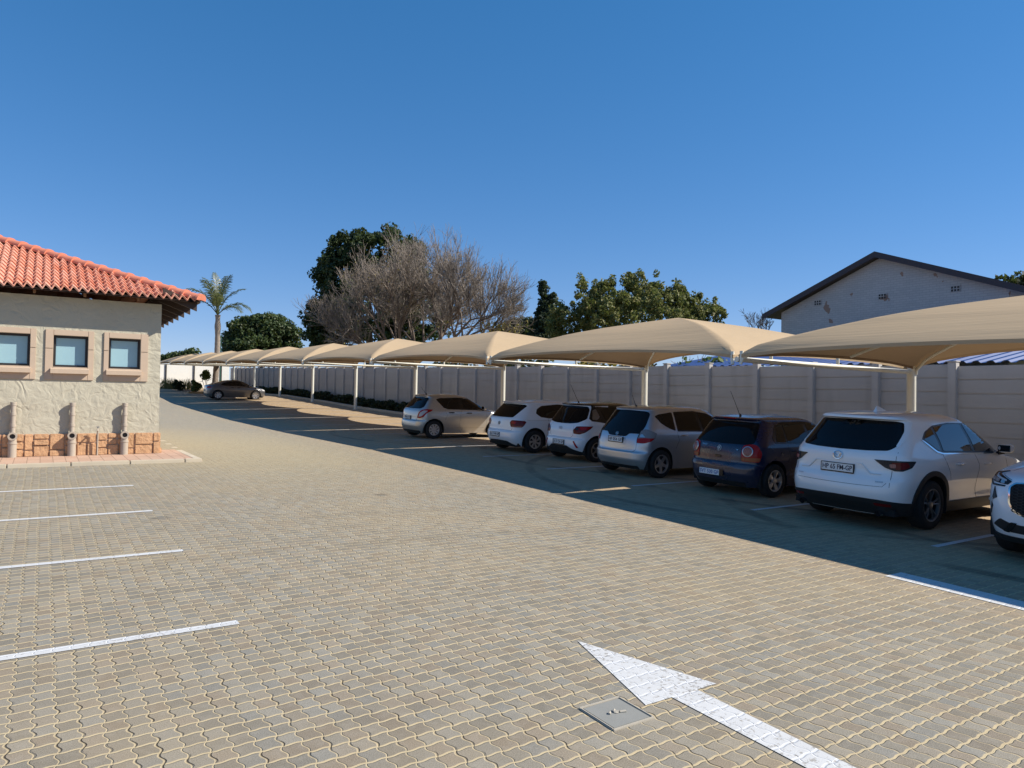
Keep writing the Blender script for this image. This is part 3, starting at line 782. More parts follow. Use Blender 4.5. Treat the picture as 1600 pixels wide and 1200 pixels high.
m = MB(); m.add([(6.4, y0_, 3.69), (6.4, y1_, 3.92), (12, y1_, 3.0), (12, y0_, 2.9)], [(0, 1, 2, 3)][::-1]); m.build('rear_roof_sheet', M['blue'], ob)
# ------------------------------------------------------------------ vegetation
def np_mesh(name, V, F, m, parent=None, loc=None, mats=None, mi=None, smooth=False):
    """V (n,3), F (k,q) arrays"""
    me = bpy.data.meshes.new(name); k, q = F.shape
    me.vertices.add(len(V)); me.vertices.foreach_set('co', np.asarray(V, np.float32).ravel())
    me.loops.add(k*q); me.loops.foreach_set('vertex_index', np.asarray(F, np.int32).ravel())
    me.polygons.add(k); me.polygons.foreach_set('loop_start', np.arange(0, k*q, q, dtype=np.int32))
    try: me.polygons.foreach_set('loop_total', np.full(k, q, np.int32))
    except Exception: pass
    if smooth: me.polygons.foreach_set('use_smooth', np.ones(k, bool))
    me.update(calc_edges=True); me.validate()
    for x in (mats or [m]): me.materials.append(x)
    o = bpy.data.objects.new(name, me); COL.objects.link(o)
    if parent is not None: o.parent = parent
    if loc is not None: o.location = loc
    return o
def leaf_quads(C, size, rs, out=None, elong=1.6, up=.25, jitter=.35):
    """bent two-quad-wide leaf faces (diamonds) at centres C"""
    n = len(C)
    nrm = rs.normal(size=(n, 3)); 
    if out is not None: nrm = nrm*.75+out*.9
    nrm[:, 2] += up; nrm /= np.linalg.norm(nrm, axis=1)[:, None]
    a = np.cross(nrm, rs.normal(size=(n, 3))); a /= np.linalg.norm(a, axis=1)[:, None]+1e-9
    b = np.cross(nrm, a)
    s = size*(1+jitter*rs.uniform(-1, 1, n))[:, None]
    V = np.stack([C-a*s*elong*.5, C+b*s*.5+nrm*s*.12, C+a*s*elong*.5, C-b*s*.5+nrm*s*.12], 1).reshape(-1, 3)
    return V, np.arange(4*n).reshape(n, 4)
def clump_points(blobs, per, rs, shell=.55):
    """points through blobs (x,y,z,rx,ry,rz), denser towards the outside; returns points and outward directions"""
    P, O = [], []
    for (x, y, z, rx, ry, rz), n in zip(blobs, per):
        d = rs.normal(size=(n, 3)); d /= np.linalg.norm(d, axis=1)[:, None]
        r = shell+(1-shell)*rs.uniform(0, 1, n)**.6
        P.append(np.array([x, y, z])+d*r[:, None]*np.array([rx, ry, rz])); O.append(d)
    return np.concatenate(P), np.concatenate(O)
def sub_blobs(env, n, r, rs, flat=.8, surf=.6):
    """n small blobs filling an envelope made of ellipsoids"""
    out = []
    vol = np.array([e[3]*e[4]*e[5] for e in env])**.67; vol = vol/vol.sum()
    for _ in range(n):
        e = env[rs.choice(len(env), p=vol)]
        d = rs.normal(size=3); d /= np.linalg.norm(d); k = surf+(1-surf)*rs.uniform()**.7
        q = r*rs.uniform(.65, 1.35)
        out.append((e[0]+d[0]*e[3]*k, e[1]+d[1]*e[4]*k, e[2]+d[2]*e[5]*k, q, q, q*flat))
    return out
def crown(name, env, nb, br, nleaf, size, m, parent, seed, flat=.8, surf=.6, **kw):
    rs = np.random.RandomState(seed); bl = sub_blobs(env, nb, br, rs, flat, surf)
    per = [max(4, int(nleaf/nb)) for _ in bl]
    P, O = clump_points(bl, per, rs)
    V, F = leaf_quads(P, size, rs, O, **kw)
    return np_mesh(name, V, F, m, parent)
def tubes_np(segs, n=3):
    """segs: array rows p0(3) p1(3) r0 r1 -> prism mesh"""
    S = np.asarray(segs, float); p0, p1, r0, r1 = S[:, :3], S[:, 3:6], S[:, 6], S[:, 7]
    d = p1-p0; d /= np.linalg.norm(d, axis=1)[:, None]+1e-9
    ref = np.where(np.abs(d[:, 2:3]) < .9, np.array([[0, 0, 1.]]), np.array([[1., 0, 0]]))
    a = np.cross(d, ref); a /= np.linalg.norm(a, axis=1)[:, None]; b = np.cross(d, a)
    k = len(S); V = np.zeros((k, 2*n, 3))
    for i in range(n):
        t = 2*math.pi*i/n; o = a*math.cos(t)+b*math.sin(t)
        V[:, i] = p0+o*r0[:, None]; V[:, n+i] = p1+o*r1[:, None]
    base = (np.arange(k)*2*n)[:, None]
    F = np.concatenate([base+np.array([[i, (i+1) % n, n+(i+1) % n, n+i]]) for i in range(n)])
    return V.reshape(-1, 3), F
def grow(start, dirs, length, radius, depth, r, up=.12, spread=.5, ratio=.72, kids=(2, 3), wig=.12, segs=None, minr=.004, steps=3):
    """recursive bare branching"""
    if segs is None: segs = []
    def br(p, d, L, rad_, lev):
        q = p.copy(); st = L/steps
        for s in range(steps):
            d = d+np.array([r.gauss(0, wig), r.gauss(0, wig), r.gauss(0, wig)+up*(.5 if lev else .2)]); d /= np.linalg.norm(d)
            n = q+d*st; ra = rad_*(1-.30*s/steps); rb = rad_*(1-.30*(s+1)/steps)
            segs.append((*q, *n, max(ra, minr), max(rb, minr)))
            if lev >= 1 and lev < depth and r.random() < .55:
                sd = d+np.array([r.gauss(0, spread*1.1) for _ in range(3)]); sd /= np.linalg.norm(sd); br(n, sd, L*ratio*.75, rb*.5, lev+1 if r.random() < .6 else min(depth, lev+2))
            q = n
        if lev < depth:
            for _ in range(r.choice(kids)):
                nd = d+np.array([r.gauss(0, spread), r.gauss(0, spread), r.gauss(0, spread)*.8+up]); nd /= np.linalg.norm(nd)
                br(q, nd, L*ratio*r.uniform(.8, 1.15), rad_*.66, lev+1)
    for d in dirs:
        d = np.array(d, float); d /= np.linalg.norm(d); br(np.array(start, float), d, length*r.uniform(.85, 1.15), radius, 0)
    return segs
def pix(x, y, D):
    v = _fw+_rt*((x-800)/1115)+_up*((600-y)/1115); v = v*D; return Vector((v.x, v.y, v.z+CAM_H))

def tree_at(name, label, x, D, group=None):
    p = pix(x, 600, D); z = gz(16.5, p.y) if p.y > 0 else 1
    return thing(name, label, 'tree', (p.x, p.y, z), 0, group), p, z
# axes seen from the camera: r = to the right, away = into the picture
RV = np.array([_rt.x, _rt.y, 0]); RV /= np.linalg.norm(RV); AV = np.array([_fw.x, _fw.y, 0]); AV /= np.linalg.norm(AV)
def env_view(items, D, base, xc):
    """(px, py, rx_px, rz_px, depth offset m) -> ellipsoid local to the base point"""
    out = []
    for (x, y, rx, rz, off) in items:
        p = np.array(pix(x, y, D+off))-np.array(base); s = (D+off)/1115
        out.append((p[0], p[1], p[2], rx*s, rx*s*.9, rz*s))
    return out

# big dark evergreen behind the bare trees
D = 82; tr, p, z = tree_at('evergreen_tree', 'tall dense dark evergreen tree behind the bare branches, tallest in the photo', 575, D)
env = env_view([(600, 400, 62, 45, 0), (548, 385, 30, 22, 0), (545, 430, 52, 45, 0), (520, 440, 26, 40, 0), (575, 480, 85, 55, 0), (520, 500, 42, 48, 0), (500, 505, 22, 30, 0), (640, 420, 30, 45, 0), (650, 490, 60, 50, 2), (500, 530, 26, 25, 0)], D, tr.location, 575)
crown('crown', env, 900, .70, 60000, .24, M['leaf_evergreen'], tr, 3, flat=.8, surf=.62)
m = MB(); m.tube([(0, 0, -1), (.2, 0, 4), (0, .3, 9), (.2, .2, 14)], [.55, .45, .3, .12], 10); m.build('trunk', M['bark'], tr, smooth=60)

def bare_tree(label, x, D, H, R, dirs, seed, depth=5, trunk=.32, th=2.6, mat_=None, ratio=.74, L0=None, **kw):
    tr, p, z = tree_at('bare_tree', label, x, D, None)
    r = random.Random(seed); S = []
    S.append((0, 0, -1, 0, 0, th, trunk*1.15, trunk))
    wd = [tuple(RV*a+AV*b+np.array([0, 0, c])) for a, b, c in dirs]
    S = grow((0, 0, th), wd, L0 or H*.27, trunk*.62, depth, r, segs=S, ratio=ratio, **kw)
    S = np.array(S); big = S[:, 6] > .05
    V, F = tubes_np(S[big], 6); np_mesh('trunk', V, F, M['bark'], tr, smooth=True)
    V, F = tubes_np(S[~big], 3); np_mesh('branches', V, F, mat_ or M['twig'], tr)
    return tr, S
bt1, S1 = bare_tree('wide leafless tree with dense brown twigs standing in front of the dark evergreen', 636, 64, 12, 7, [(-.75, 0, .75), (-.35, .5, 1), (.05, -.4, 1), (.45, .3, .9), (-.6, -.5, .8), (.75, -.2, .8), (.1, .6, .9)], 21, depth=6, kids=(2, 3), spread=.36, up=.11, minr=.009, L0=3.3, ratio=.79)
bt2, S2 = bare_tree('leafless tree with open grey branches against the sky, right of the dense bare tree', 694, 60, 11, 6, [(-.25, 0, 1), (.15, .3, 1), (.7, -.2, .85), (1.0, .3, .6), (.45, -.5, .9)], 8, depth=6, kids=(2, 3, 3), spread=.36, up=.10, minr=.009, L0=3.0, ratio=.80)
bt1.scale = (.90, .90, .86); bt2.scale = (.72, .72, .95)
# a few last yellow leaves hanging low in the second bare tree
rs = np.random.RandomState(4)
def hung(parent, S, lo, hi, n, size, m, name='last_leaves'):
    q = S[(S[:, 2] > lo) & (S[:, 2] < hi) & (S[:, 6] < .05)]
    q = q[rs.choice(len(q), n)]; V, F = leaf_quads(q[:, 3:6]+rs.normal(0, .06, (n, 3)), size, rs)
    np_mesh(name, V, F, m, parent)
hung(bt2, S2, 2.5, 6.5, 350, .16, M['leaf_yellow']); hung(bt1, S1, 5, 14, 1500, .10, M['leaf_yellow'])

# broad glossy-leaved tree
D = 36; tr, p, z = tree_at('broadleaf_tree', 'broad olive green tree with large glossy leaves behind the second canopy', 1000, D)
env = env_view([(1000, 500, 110, 45, 0), (995, 462, 30, 38, -.5), (950, 470, 32, 35, 0), (915, 468, 16, 30, -.5), (1040, 468, 34, 32, 0), (1075, 482, 34, 26, .5), (890, 500, 34, 28, 0), (1105, 495, 32, 22, 0), (1020, 440, 12, 14, 0), (985, 440, 14, 14, 0), (945, 448, 8, 14, 0), (910, 446, 8, 14, 0), (1116, 478, 9, 16, 0), (1066, 462, 12, 12, 0), (870, 505, 20, 30, 0)], D, tr.location, 1000)
rs5 = np.random.RandomState(9); bl = sub_blobs(env, 800, .20, rs5, 1.15, .55)
P_, O_ = clump_points(bl, [48]*len(bl), rs5, .3)
V, F = leaf_quads(P_, .085, rs5, O_*.5, elong=2.1, up=.3); np_mesh('crown', V, F, M['leaf_magnolia'], tr)
S = grow((0, 0, .6), [tuple(RV*a+AV*b+np.array([0, 0, 1.0])) for a, b in ((-.7, 0), (.7, .1), (-.2, .4), (.2, -.4), (0, 0))], 1.5, .13, 2, random.Random(3), spread=.45)
S.append((0, 0, -1, 0, 0, .7, .25, .22)); V, F = tubes_np(S, 6); np_mesh('trunk', V, F, M['bark'], tr, smooth=True)
# dark conifer
D = 76; tr, p, z = tree_at('conifer_tree', 'dark pointed conifer left of the olive green tree', 853, D)
items = [(853, 470+i*9, 7+i*3.2, 12, 0) for i in range(8)]+[(850, 452, 7, 12, 0), (866, 470, 9, 12, 0)]
crown('crown', env_view(items, D, tr.location, 853), 420, .42, 16000, .20, M['leaf_conifer'], tr, 12, flat=.7, surf=.5)
m = MB(); m.tube([(0, 0, -1), (0, 0, 6), (0, 0, 11)], [.3, .22, .05], 8); m.build('trunk', M['bark'], tr)
D = 84; tr, p, z = tree_at('conifer_tree', 'low dark tree in the gap between the bare tree and the pointed conifer', 815, D)
crown('crown', env_view([(815, 515, 22, 14, 0), (835, 510, 16, 14, 0), (795, 520, 20, 12, 0)], D, tr.location, 815), 70, .7, 4500, .28, M['leaf_conifer'], tr, 15)
m = MB(); m.tube([(0, 0, -1), (0, 0, 7)], [.25, .1], 8); m.build('trunk', M['bark'], tr)
# rounded evergreen in the distance
D = 98; tr, p, z = tree_at('round_tree', 'rounded mid green tree between the palm and the tall evergreen', 408, D)
crown('crown', env_view([(405, 528, 50, 32, 0), (385, 525, 32, 26, 0), (425, 512, 26, 20, 0), (448, 530, 22, 26, 0), (372, 540, 20, 20, 0), (410, 508, 18, 14, -1), (395, 545, 40, 20, -2)], D, tr.location, 408), 520, .75, 36000, .26, M['leaf_round'], tr, 17, flat=.85, surf=.7)
m = MB(); m.tube([(0, 0, -1), (0, 0, 6)], [.4, .25], 8); m.build('trunk', M['bark'], tr)
# small far trees
for (x, y, rx, rz, lab) in ((300, 551, 9, 5, 'tiny hazy tree on the skyline beside the building corner'), (275, 556, 14, 4, 'faint low bush on the skyline at the building corner')):
    D = 170; tr, p, z = tree_at('far_tree', lab, x, D)
    crown('crown', env_view([(x, y, rx, rz, 0), (x-5, y+4, rx*1.3, rz, 0)], D, tr.location, x), 40, .8, 1500, .4, M['leaf_round'], tr, 23)
    m = MB(); m.tube([(0, 0, -1), (0, 0, 7)], [.25, .15], 6); m.build('trunk', M['bark'], tr)
# palm
pb = pix(335, 600, 66); pb.z = 2.0
palm = thing('palm_tree', 'tall palm tree with arching fronds at the far end of the car park', 'palm tree', pb)
top = pix(340, 492, 66)-pb
m = MB(); prof = []; n = 30
for i in range(n+1):
    s = i/n; q = Vector((0, 0, -.4)).lerp(top, s); prof.append(q+Vector((.10*math.sin(s*3), 0, 0)))
rads = [.27-.07*(i/n)+.018*(i % 2) for i in range(n+1)]
for i in range(n-6, n+1): rads[i] = .24+.04*math.sin((i-n+6)*1.1)
m.tube(prof, rads, 12); m.build('trunk', M['palm_trunk'], palm, smooth=60)
rp = random.Random(4)
def frond(dirx, dira, el, L, droop, seed):
    r = random.Random(seed); V, F = [], []
    d0 = RV*dirx+AV*dira; d0 = d0/np.linalg.norm(d0); pts = []; e = el; p = np.array(top)
    n = 22
    for i in range(n+1):
        pts.append(p.copy()); dv = d0*math.cos(e)+np.array([0, 0, 1])*math.sin(e); p = p+dv*L/n; e -= droop/n*(.4+1.4*i/n)
    mb = MB(); mb.tube([tuple(q) for q in pts], [.045*(1-.85*i/n)+.006 for i in range(n+1)], 5)
    for i in range(5, n+1):
        t = pts[i]-pts[i-1]; t /= np.linalg.norm(t); sd = np.cross(t, [0, 0, 1.]); sd /= np.linalg.norm(sd)+1e-9
        ll = .85*math.sin(math.pi*min(1, (i-3)/(n-2))**.8)+.18
        for s in (-1, 1):
            for h in (0, .5):
                o = pts[i]*(1-h)+pts[i-1]*h; w = .035
                dirv = sd*s*r.uniform(.6, 1)+t*r.uniform(.5, .9)+np.array([0, 0, r.uniform(-.15, .35)]); dirv /= np.linalg.norm(dirv)
                mid = o+dirv*ll*.5; tip = o+dirv*ll*.95+np.array([0, 0, -.28*ll]); b = t*w
                mb.add([tuple(o-b), tuple(o+b), tuple(mid+b), tuple(mid-b), tuple(tip)], [(0, 1, 2, 3), (3, 2, 4)])
    return mb
for i, (a, b, el, L, dr) in enumerate([(-1, .1, .95, 4.2, 2.0), (1, .1, .85, 3.6, 1.9), (1, -.5, .62, 3.4, 1.5), (-.4, .2, 1.42, 4.2, .9), (.35, -.2, 1.40, 4.0, .7), (.1, .6, 1.5, 4.0, .6), (-.15, -.6, 1.3, 3.8, 1.0), (-.7, -.5, 1.2, 3.8, 1.4), (.6, .5, 1.25, 3.8, 1.1), (-.1, .1, 1.55, 4.1, .5), (.2, -.8, 1.1, 3.4, 1.5), (-.3, .7, 1.2, 3.6, 1.4)]):
    frond(a, b, el, L, dr, i).build('frond', M['leaf_palm'], palm)
# slim green pole beside the palm
pp = pix(343.5, 600, 70); pp.z = 2
pole = thing('green_pole', 'slim dark green pole just right of the palm trunk', 'pole', pp)
m = MB(); hpole = pix(345, 526, 70).z-2; m.tube([(0, 0, -.3), (0, 0, hpole)], [.06, .045], 8)
mg = mat('pole_green', (.03, .10, .075), .5); m.build('shaft', mg, pole); m = MB(); m.lathe([(.06, 0), (.07, .05), (.0, .12)], 8, c=(0, 0, hpole)); m.build('cap', mg, pole)

# garden at the far end
def bushy(name, label, x, yb, D, rx, rz, m, seed, n=900, size=.12, trunk=0.0, cat='shrub'):
    p = pix(x, yb, D); p.z = gz(p.x, p.y)
    o = thing(name, label, cat, p); s = D/1115
    env = [(0, 0, trunk+rz*s, rx*s, rx*s, rz*s), (rx*s*.4, .1, trunk+rz*s*.8, rx*s*.6, rx*s*.6, rz*s*.7), (-rx*s*.4, -.1, trunk+rz*s*.9, rx*s*.6, rx*s*.6, rz*s*.7)]
    crown('foliage', env, 30, .16, n, size, m, o, seed, surf=.4)
    S = grow((0, 0, -.1), [(0, 0, 1), (.3, .1, 1), (-.3, 0, 1)], max(.3, trunk*.9), .03, 1, random.Random(seed)); V, F = tubes_np(S, 5); np_mesh('stem', V, F, M['bark'], o)
    return o
bushy('small_tree', 'small bright green ball-headed tree left of the palm trunk', 321, 606, 64, 6.0, 7, M['leaf_light'], 31, 900, .12, 1.0, 'tree')
bushy('shrub', 'green leafy shrub below the ball-headed tree, behind the grey car', 306, 608, 60, 7, 10, M['leaf_light'], 33, 1000, .11)
bushy('shrub', 'dark rounded shrub in front of the white wall', 279, 608, 62, 7.5, 9, M['leaf_shrub'], 35, 1400, .10)
for i, x in enumerate((254, 259, 265, 270, 288, 294)):
    p = pix(x, 608, 66); p.z = gz(p.x, p.y)
    o = thing('reed_plant', 'pale yellow-green upright reed plant along the foot of the white wall', 'plant', p, 0, 'reed plants along the white wall')
    m = MB(); r = random.Random(60+i)
    for k in range(46):
        a, b = r.uniform(-.5, .5), r.uniform(-.5, .5); hh = r.uniform(.6, 1.15); l = r.uniform(-.25, .25)
        m.add([(a-.02, b, -.05), (a+.02, b, -.05), (a+l*.4+.015, b, hh*.6), (a+l*.4-.015, b, hh*.6), (a+l, b+.05, hh)], [(0, 1, 2, 3), (3, 2, 4)])
    m.build('blades', M['leaf_reed'], o)
p = pix(257, 612, 60); pz = gz(p.x, p.y)
m = MB(); m.bbox(-1.2, .55, -.15, .15, -.1, .16, .02); o = m.build('garden_kerb', M['kerb'], None, (p.x, p.y, pz)); struct(o); o.name = 'kerb'
p = pix(305, 611, 57); pz = gz(p.x, p.y)
m = MB(); m.bbox(-.5, .6, -.3, .3, -.1, .13, .02); o = m.build('kerb', mat('orange_kerb', (.42, .24, .10), .9), None, (p.x, p.y, pz)); struct(o)

# dark shrubs along the foot of the precast wall
rs7 = np.random.RandomState(77); protos = []
for q in range(3):
    o = thing('hedge_shrub', 'low dark shrub at the foot of the precast wall', 'shrub', (0, 0, 0), 0, 'dark shrubs along the precast wall')
    env = [(0, 0, .26, .42, .62, .28), (.05, .3, .34, .3, .3, .26), (0, -.35, .3, .3, .3, .24)]
    crown('foliage', env, 34, .15, 1500, .085, M['leaf_shrub'], o, 80+q, surf=.4)
    S = grow((0, 0, -.1), [(0, .3, 1), (.3, -.2, 1), (-.3, 0, 1)], .25, .02, 2, random.Random(q), spread=.6); V, F = tubes_np(S, 4); np_mesh('stem', V, F, M['bark'], o)
    protos.append(o)
k = 0; y = 28.5
while y < 76:
    o = protos[k] if k < 3 else copy_tree(protos[k % 3])
    s = rs7.uniform(.8, 1.25); o.location = (15.72+rs7.uniform(-.08, .08), y, gz(15.7, y)+.05); o.scale = (1, 1, s*.82); o.rotation_euler.z = rs7.choice([0, math.pi])
    y += rs7.uniform(1.0, 1.25); k += 1
# growth just beyond the wall, seen in the slot under the canopies
for i, (y, x, hh, mm, lab) in enumerate(((20.5, 18.2, 3.5, 'leaf_yellow', 'yellowing bush peeping over the wall below the third canopy'), (27.5, 18.4, 3.9, 'leaf_shrub', 'dark bush over the wall behind the champagne hatchback'), (33.5, 18.3, 3.9, 'leaf_shrub', 'dark bush over the wall below the bare trees'), (17.0, 18.6, 3.35, 'leaf_light', 'small green bush over the wall beside the blue roof'), (41, 18.5, 4.2, 'leaf_shrub', 'dark bush over the wall below the tall evergreen'))):
    o = thing('wall_bush', lab, 'shrub', (x, y, gz(16.5, y)))
    rz_ = hh-gz(16.5, y); env = [(0, 0, rz_*.6, .8, 2.4, rz_*.42), (0, 1.5, rz_*.55, .7, 1.6, rz_*.38), (0, -1.6, rz_*.5, .7, 1.6, rz_*.36)]
    crown('foliage', env, 60, .35, 2600, .13, M[mm], o, 90+i, surf=.5)
    S = grow((0, 0, -.1), [(.1, .6, 1), (0, -.5, 1), (.2, 0, 1), (0, .2, 1)], 1.0, .04, 3, random.Random(i), spread=.5, minr=.006); V, F = tubes_np(S, 4); np_mesh('stem', V, F, M['twig'], o)
# bare twiggy shrubs
def twigs(label, x, y, D, H, seed, n=5):
    p = pix(x, y, D); z = gz(16.5, p.y); o = thing('twiggy_shrub', label, 'shrub', (p.x, p.y, z)); h0 = p.z-z-H
    S = grow((0, 0, max(0, h0)), [tuple(RV*a+np.array([0, 0, 1])) for a in np.linspace(-.6, .6, n)], H*.45, .02, 3, random.Random(seed), spread=.4, minr=.006)
    S.append((0, 0, -.2, 0, 0, max(.1, h0), .05, .03)); V, F = tubes_np(S, 4); np_mesh('branches', V, F, M['twig_dark'], o)
twigs('bare twiggy shrub left of the grey gabled house', 1180, 492, 34, 1.2, 5)
twigs('second bare twiggy shrub touching the eave of the gabled house', 1193, 500, 33, 1.0, 6)
D = 40; p = pix(1590, 436, D); o = thing('garden_tree', 'dark treetop showing over the far roof slope of the gabled house', 'tree', (p.x, p.y, 2))
crown('crown', [(0, 0, p.z-2.3, 1.6, 1.2, .4), (1.5, 0, p.z-2.3, 1.2, 1, .45)], 26, .35, 1200, .16, M['leaf_shrub'], o, 51)
m = MB(); m.tube([(0, 0, -.5), (0, 0, p.z-2.2)], [.2, .1], 8); m.build('trunk', M['bark'], o)
# ------------------------------------------------------------------ cars
def car_paint(name, col, metal=0.0, rough=.28, flake=0.0, coat=1.0):
    t = NT(name); v = t.obj()
    c = t.mix(t.noise(v, 1.5, 3), tuple(x*.97 for x in col), tuple(min(1, x*1.03) for x in col))
    # road film: a light coat of dust low down and in blotches
    x, y, z = t.sep(v)
    d = t.math('MULTIPLY', t.ss(z, .75, .2), t.noise(v, 5, 4, .7))
    c = t.mix(t.math('MULTIPLY', d, .13), c, (.33, .27, .2))
    r = t.math('ADD', rough, t.math('MULTIPLY', t.noise(v, 3, 4), .12))
    return t.done(t.bsdf(Base_Color=c, Roughness=r, Metallic=metal, Coat_Weight=coat, Coat_Roughness=.05, Specular_IOR_Level=.5))
M['p_white'] = car_paint('pearl_white_paint', (.84, .84, .83))
M['p_white2'] = car_paint('white_paint', (.82, .83, .85))
M['p_blue'] = car_paint('dark_blue_paint', (.005, .010, .042), 0, .22, coat=.6)
M['p_silver'] = car_paint('silver_paint', (.50, .52, .55), .7, .30)
M['p_champ'] = car_paint('champagne_paint', (.50, .49, .465), .65, .32)
M['p_grey'] = car_paint('grey_brown_paint', (.13, .13, .135), .5, .28)
M['p_black'] = car_paint('black_paint', (.008, .007, .007), 0, .2)
def glass(name, col, rough=.02):
    t = NT(name); v = t.obj()
    c = t.mix(t.noise(v, 2, 3), tuple(x*.8 for x in col), tuple(x*1.2 for x in col))
    return t.done(t.bsdf(Base_Color=c, Roughness=rough, Specular_IOR_Level=.35))
M['glass'] = glass('tinted_glass', (.010, .009, .009))
M['glass_rear'] = glass('rear_glass', (.009, .008, .008)); M['glass_rear'].node_tree.nodes['Principled BSDF'].inputs['Specular IOR Level'].default_value = .2
M['glass_sky'] = glass('side_glass', (.012, .012, .013)); M['glass_sky'].node_tree.nodes['Principled BSDF'].inputs['Specular IOR Level'].default_value = 1.0
M['glass_green'] = glass('green_tinted_glass', (.018, .020, .017))
M['gloss_black'] = mat('gloss_black_trim', (.010, .010, .011), .22, var=.1)
M['cladding'] = mat('black_cladding', (.016, .016, .017), .55, var=.15, scale=10, bump=.1, bscale=300, bdist=.001)
M['underbody'] = mat('underbody', (.010, .010, .010), .9, var=.2)
M['tyre'] = mat('tyre_rubber', (.014, .013, .013), .8, var=.25, scale=8)
M['alloy'] = mat('alloy_silver', (.55, .55, .56), .30, .85, var=.06)
M['alloy_dark'] = mat('alloy_dark', (.045, .045, .05), .35, .7, var=.1)
M['alloy_mid'] = mat('alloy_mid', (.22, .22, .225), .35, .8, var=.08)
M['chrome'] = mat('chrome', (.75, .75, .76), .10, 1.0, var=.03)
M['seam'] = mat('panel_gap', (.018, .018, .02), .9, var=.1)
M['plate'] = mat('plate_white', (.74, .74, .72), .45, var=.05)
M['plate_blue'] = mat('plate_lettering', (.02, .025, .06), .5, var=.05)
M['wax'] = mat('plate_gold', (.62, .50, .20), .5, var=.05)
def lens(name, col, rough=.08):
    t = NT(name); v = t.obj(); w = t.n('TexWave'); t.put(w.inputs['Vector'], v); w.inputs['Scale'].default_value = 22
    c = t.mix(t.math('MULTIPLY', w.outputs['Fac'], .5), col, tuple(x*.55 for x in col))
    return t.done(t.bsdf(Base_Color=c, Roughness=rough, Specular_IOR_Level=.22))
M['lens_grey'] = lens('grey_lens', (.26, .26, .27))
M['lens_red'] = lens('red_lens', (.44, .014, .014)); M['lens_dark'] = lens('dark_red_lens', (.15, .009, .010)); M['lens_clear'] = lens('clear_lens', (.55, .55, .56)); M['lens_orange'] = lens('orange_lens', (.42, .12, .05)); M['lens_pink'] = lens('pale_red_lens', (.42, .17, .13)); M['lens_smoke'] = lens('smoked_lens', (.03, .03, .035))

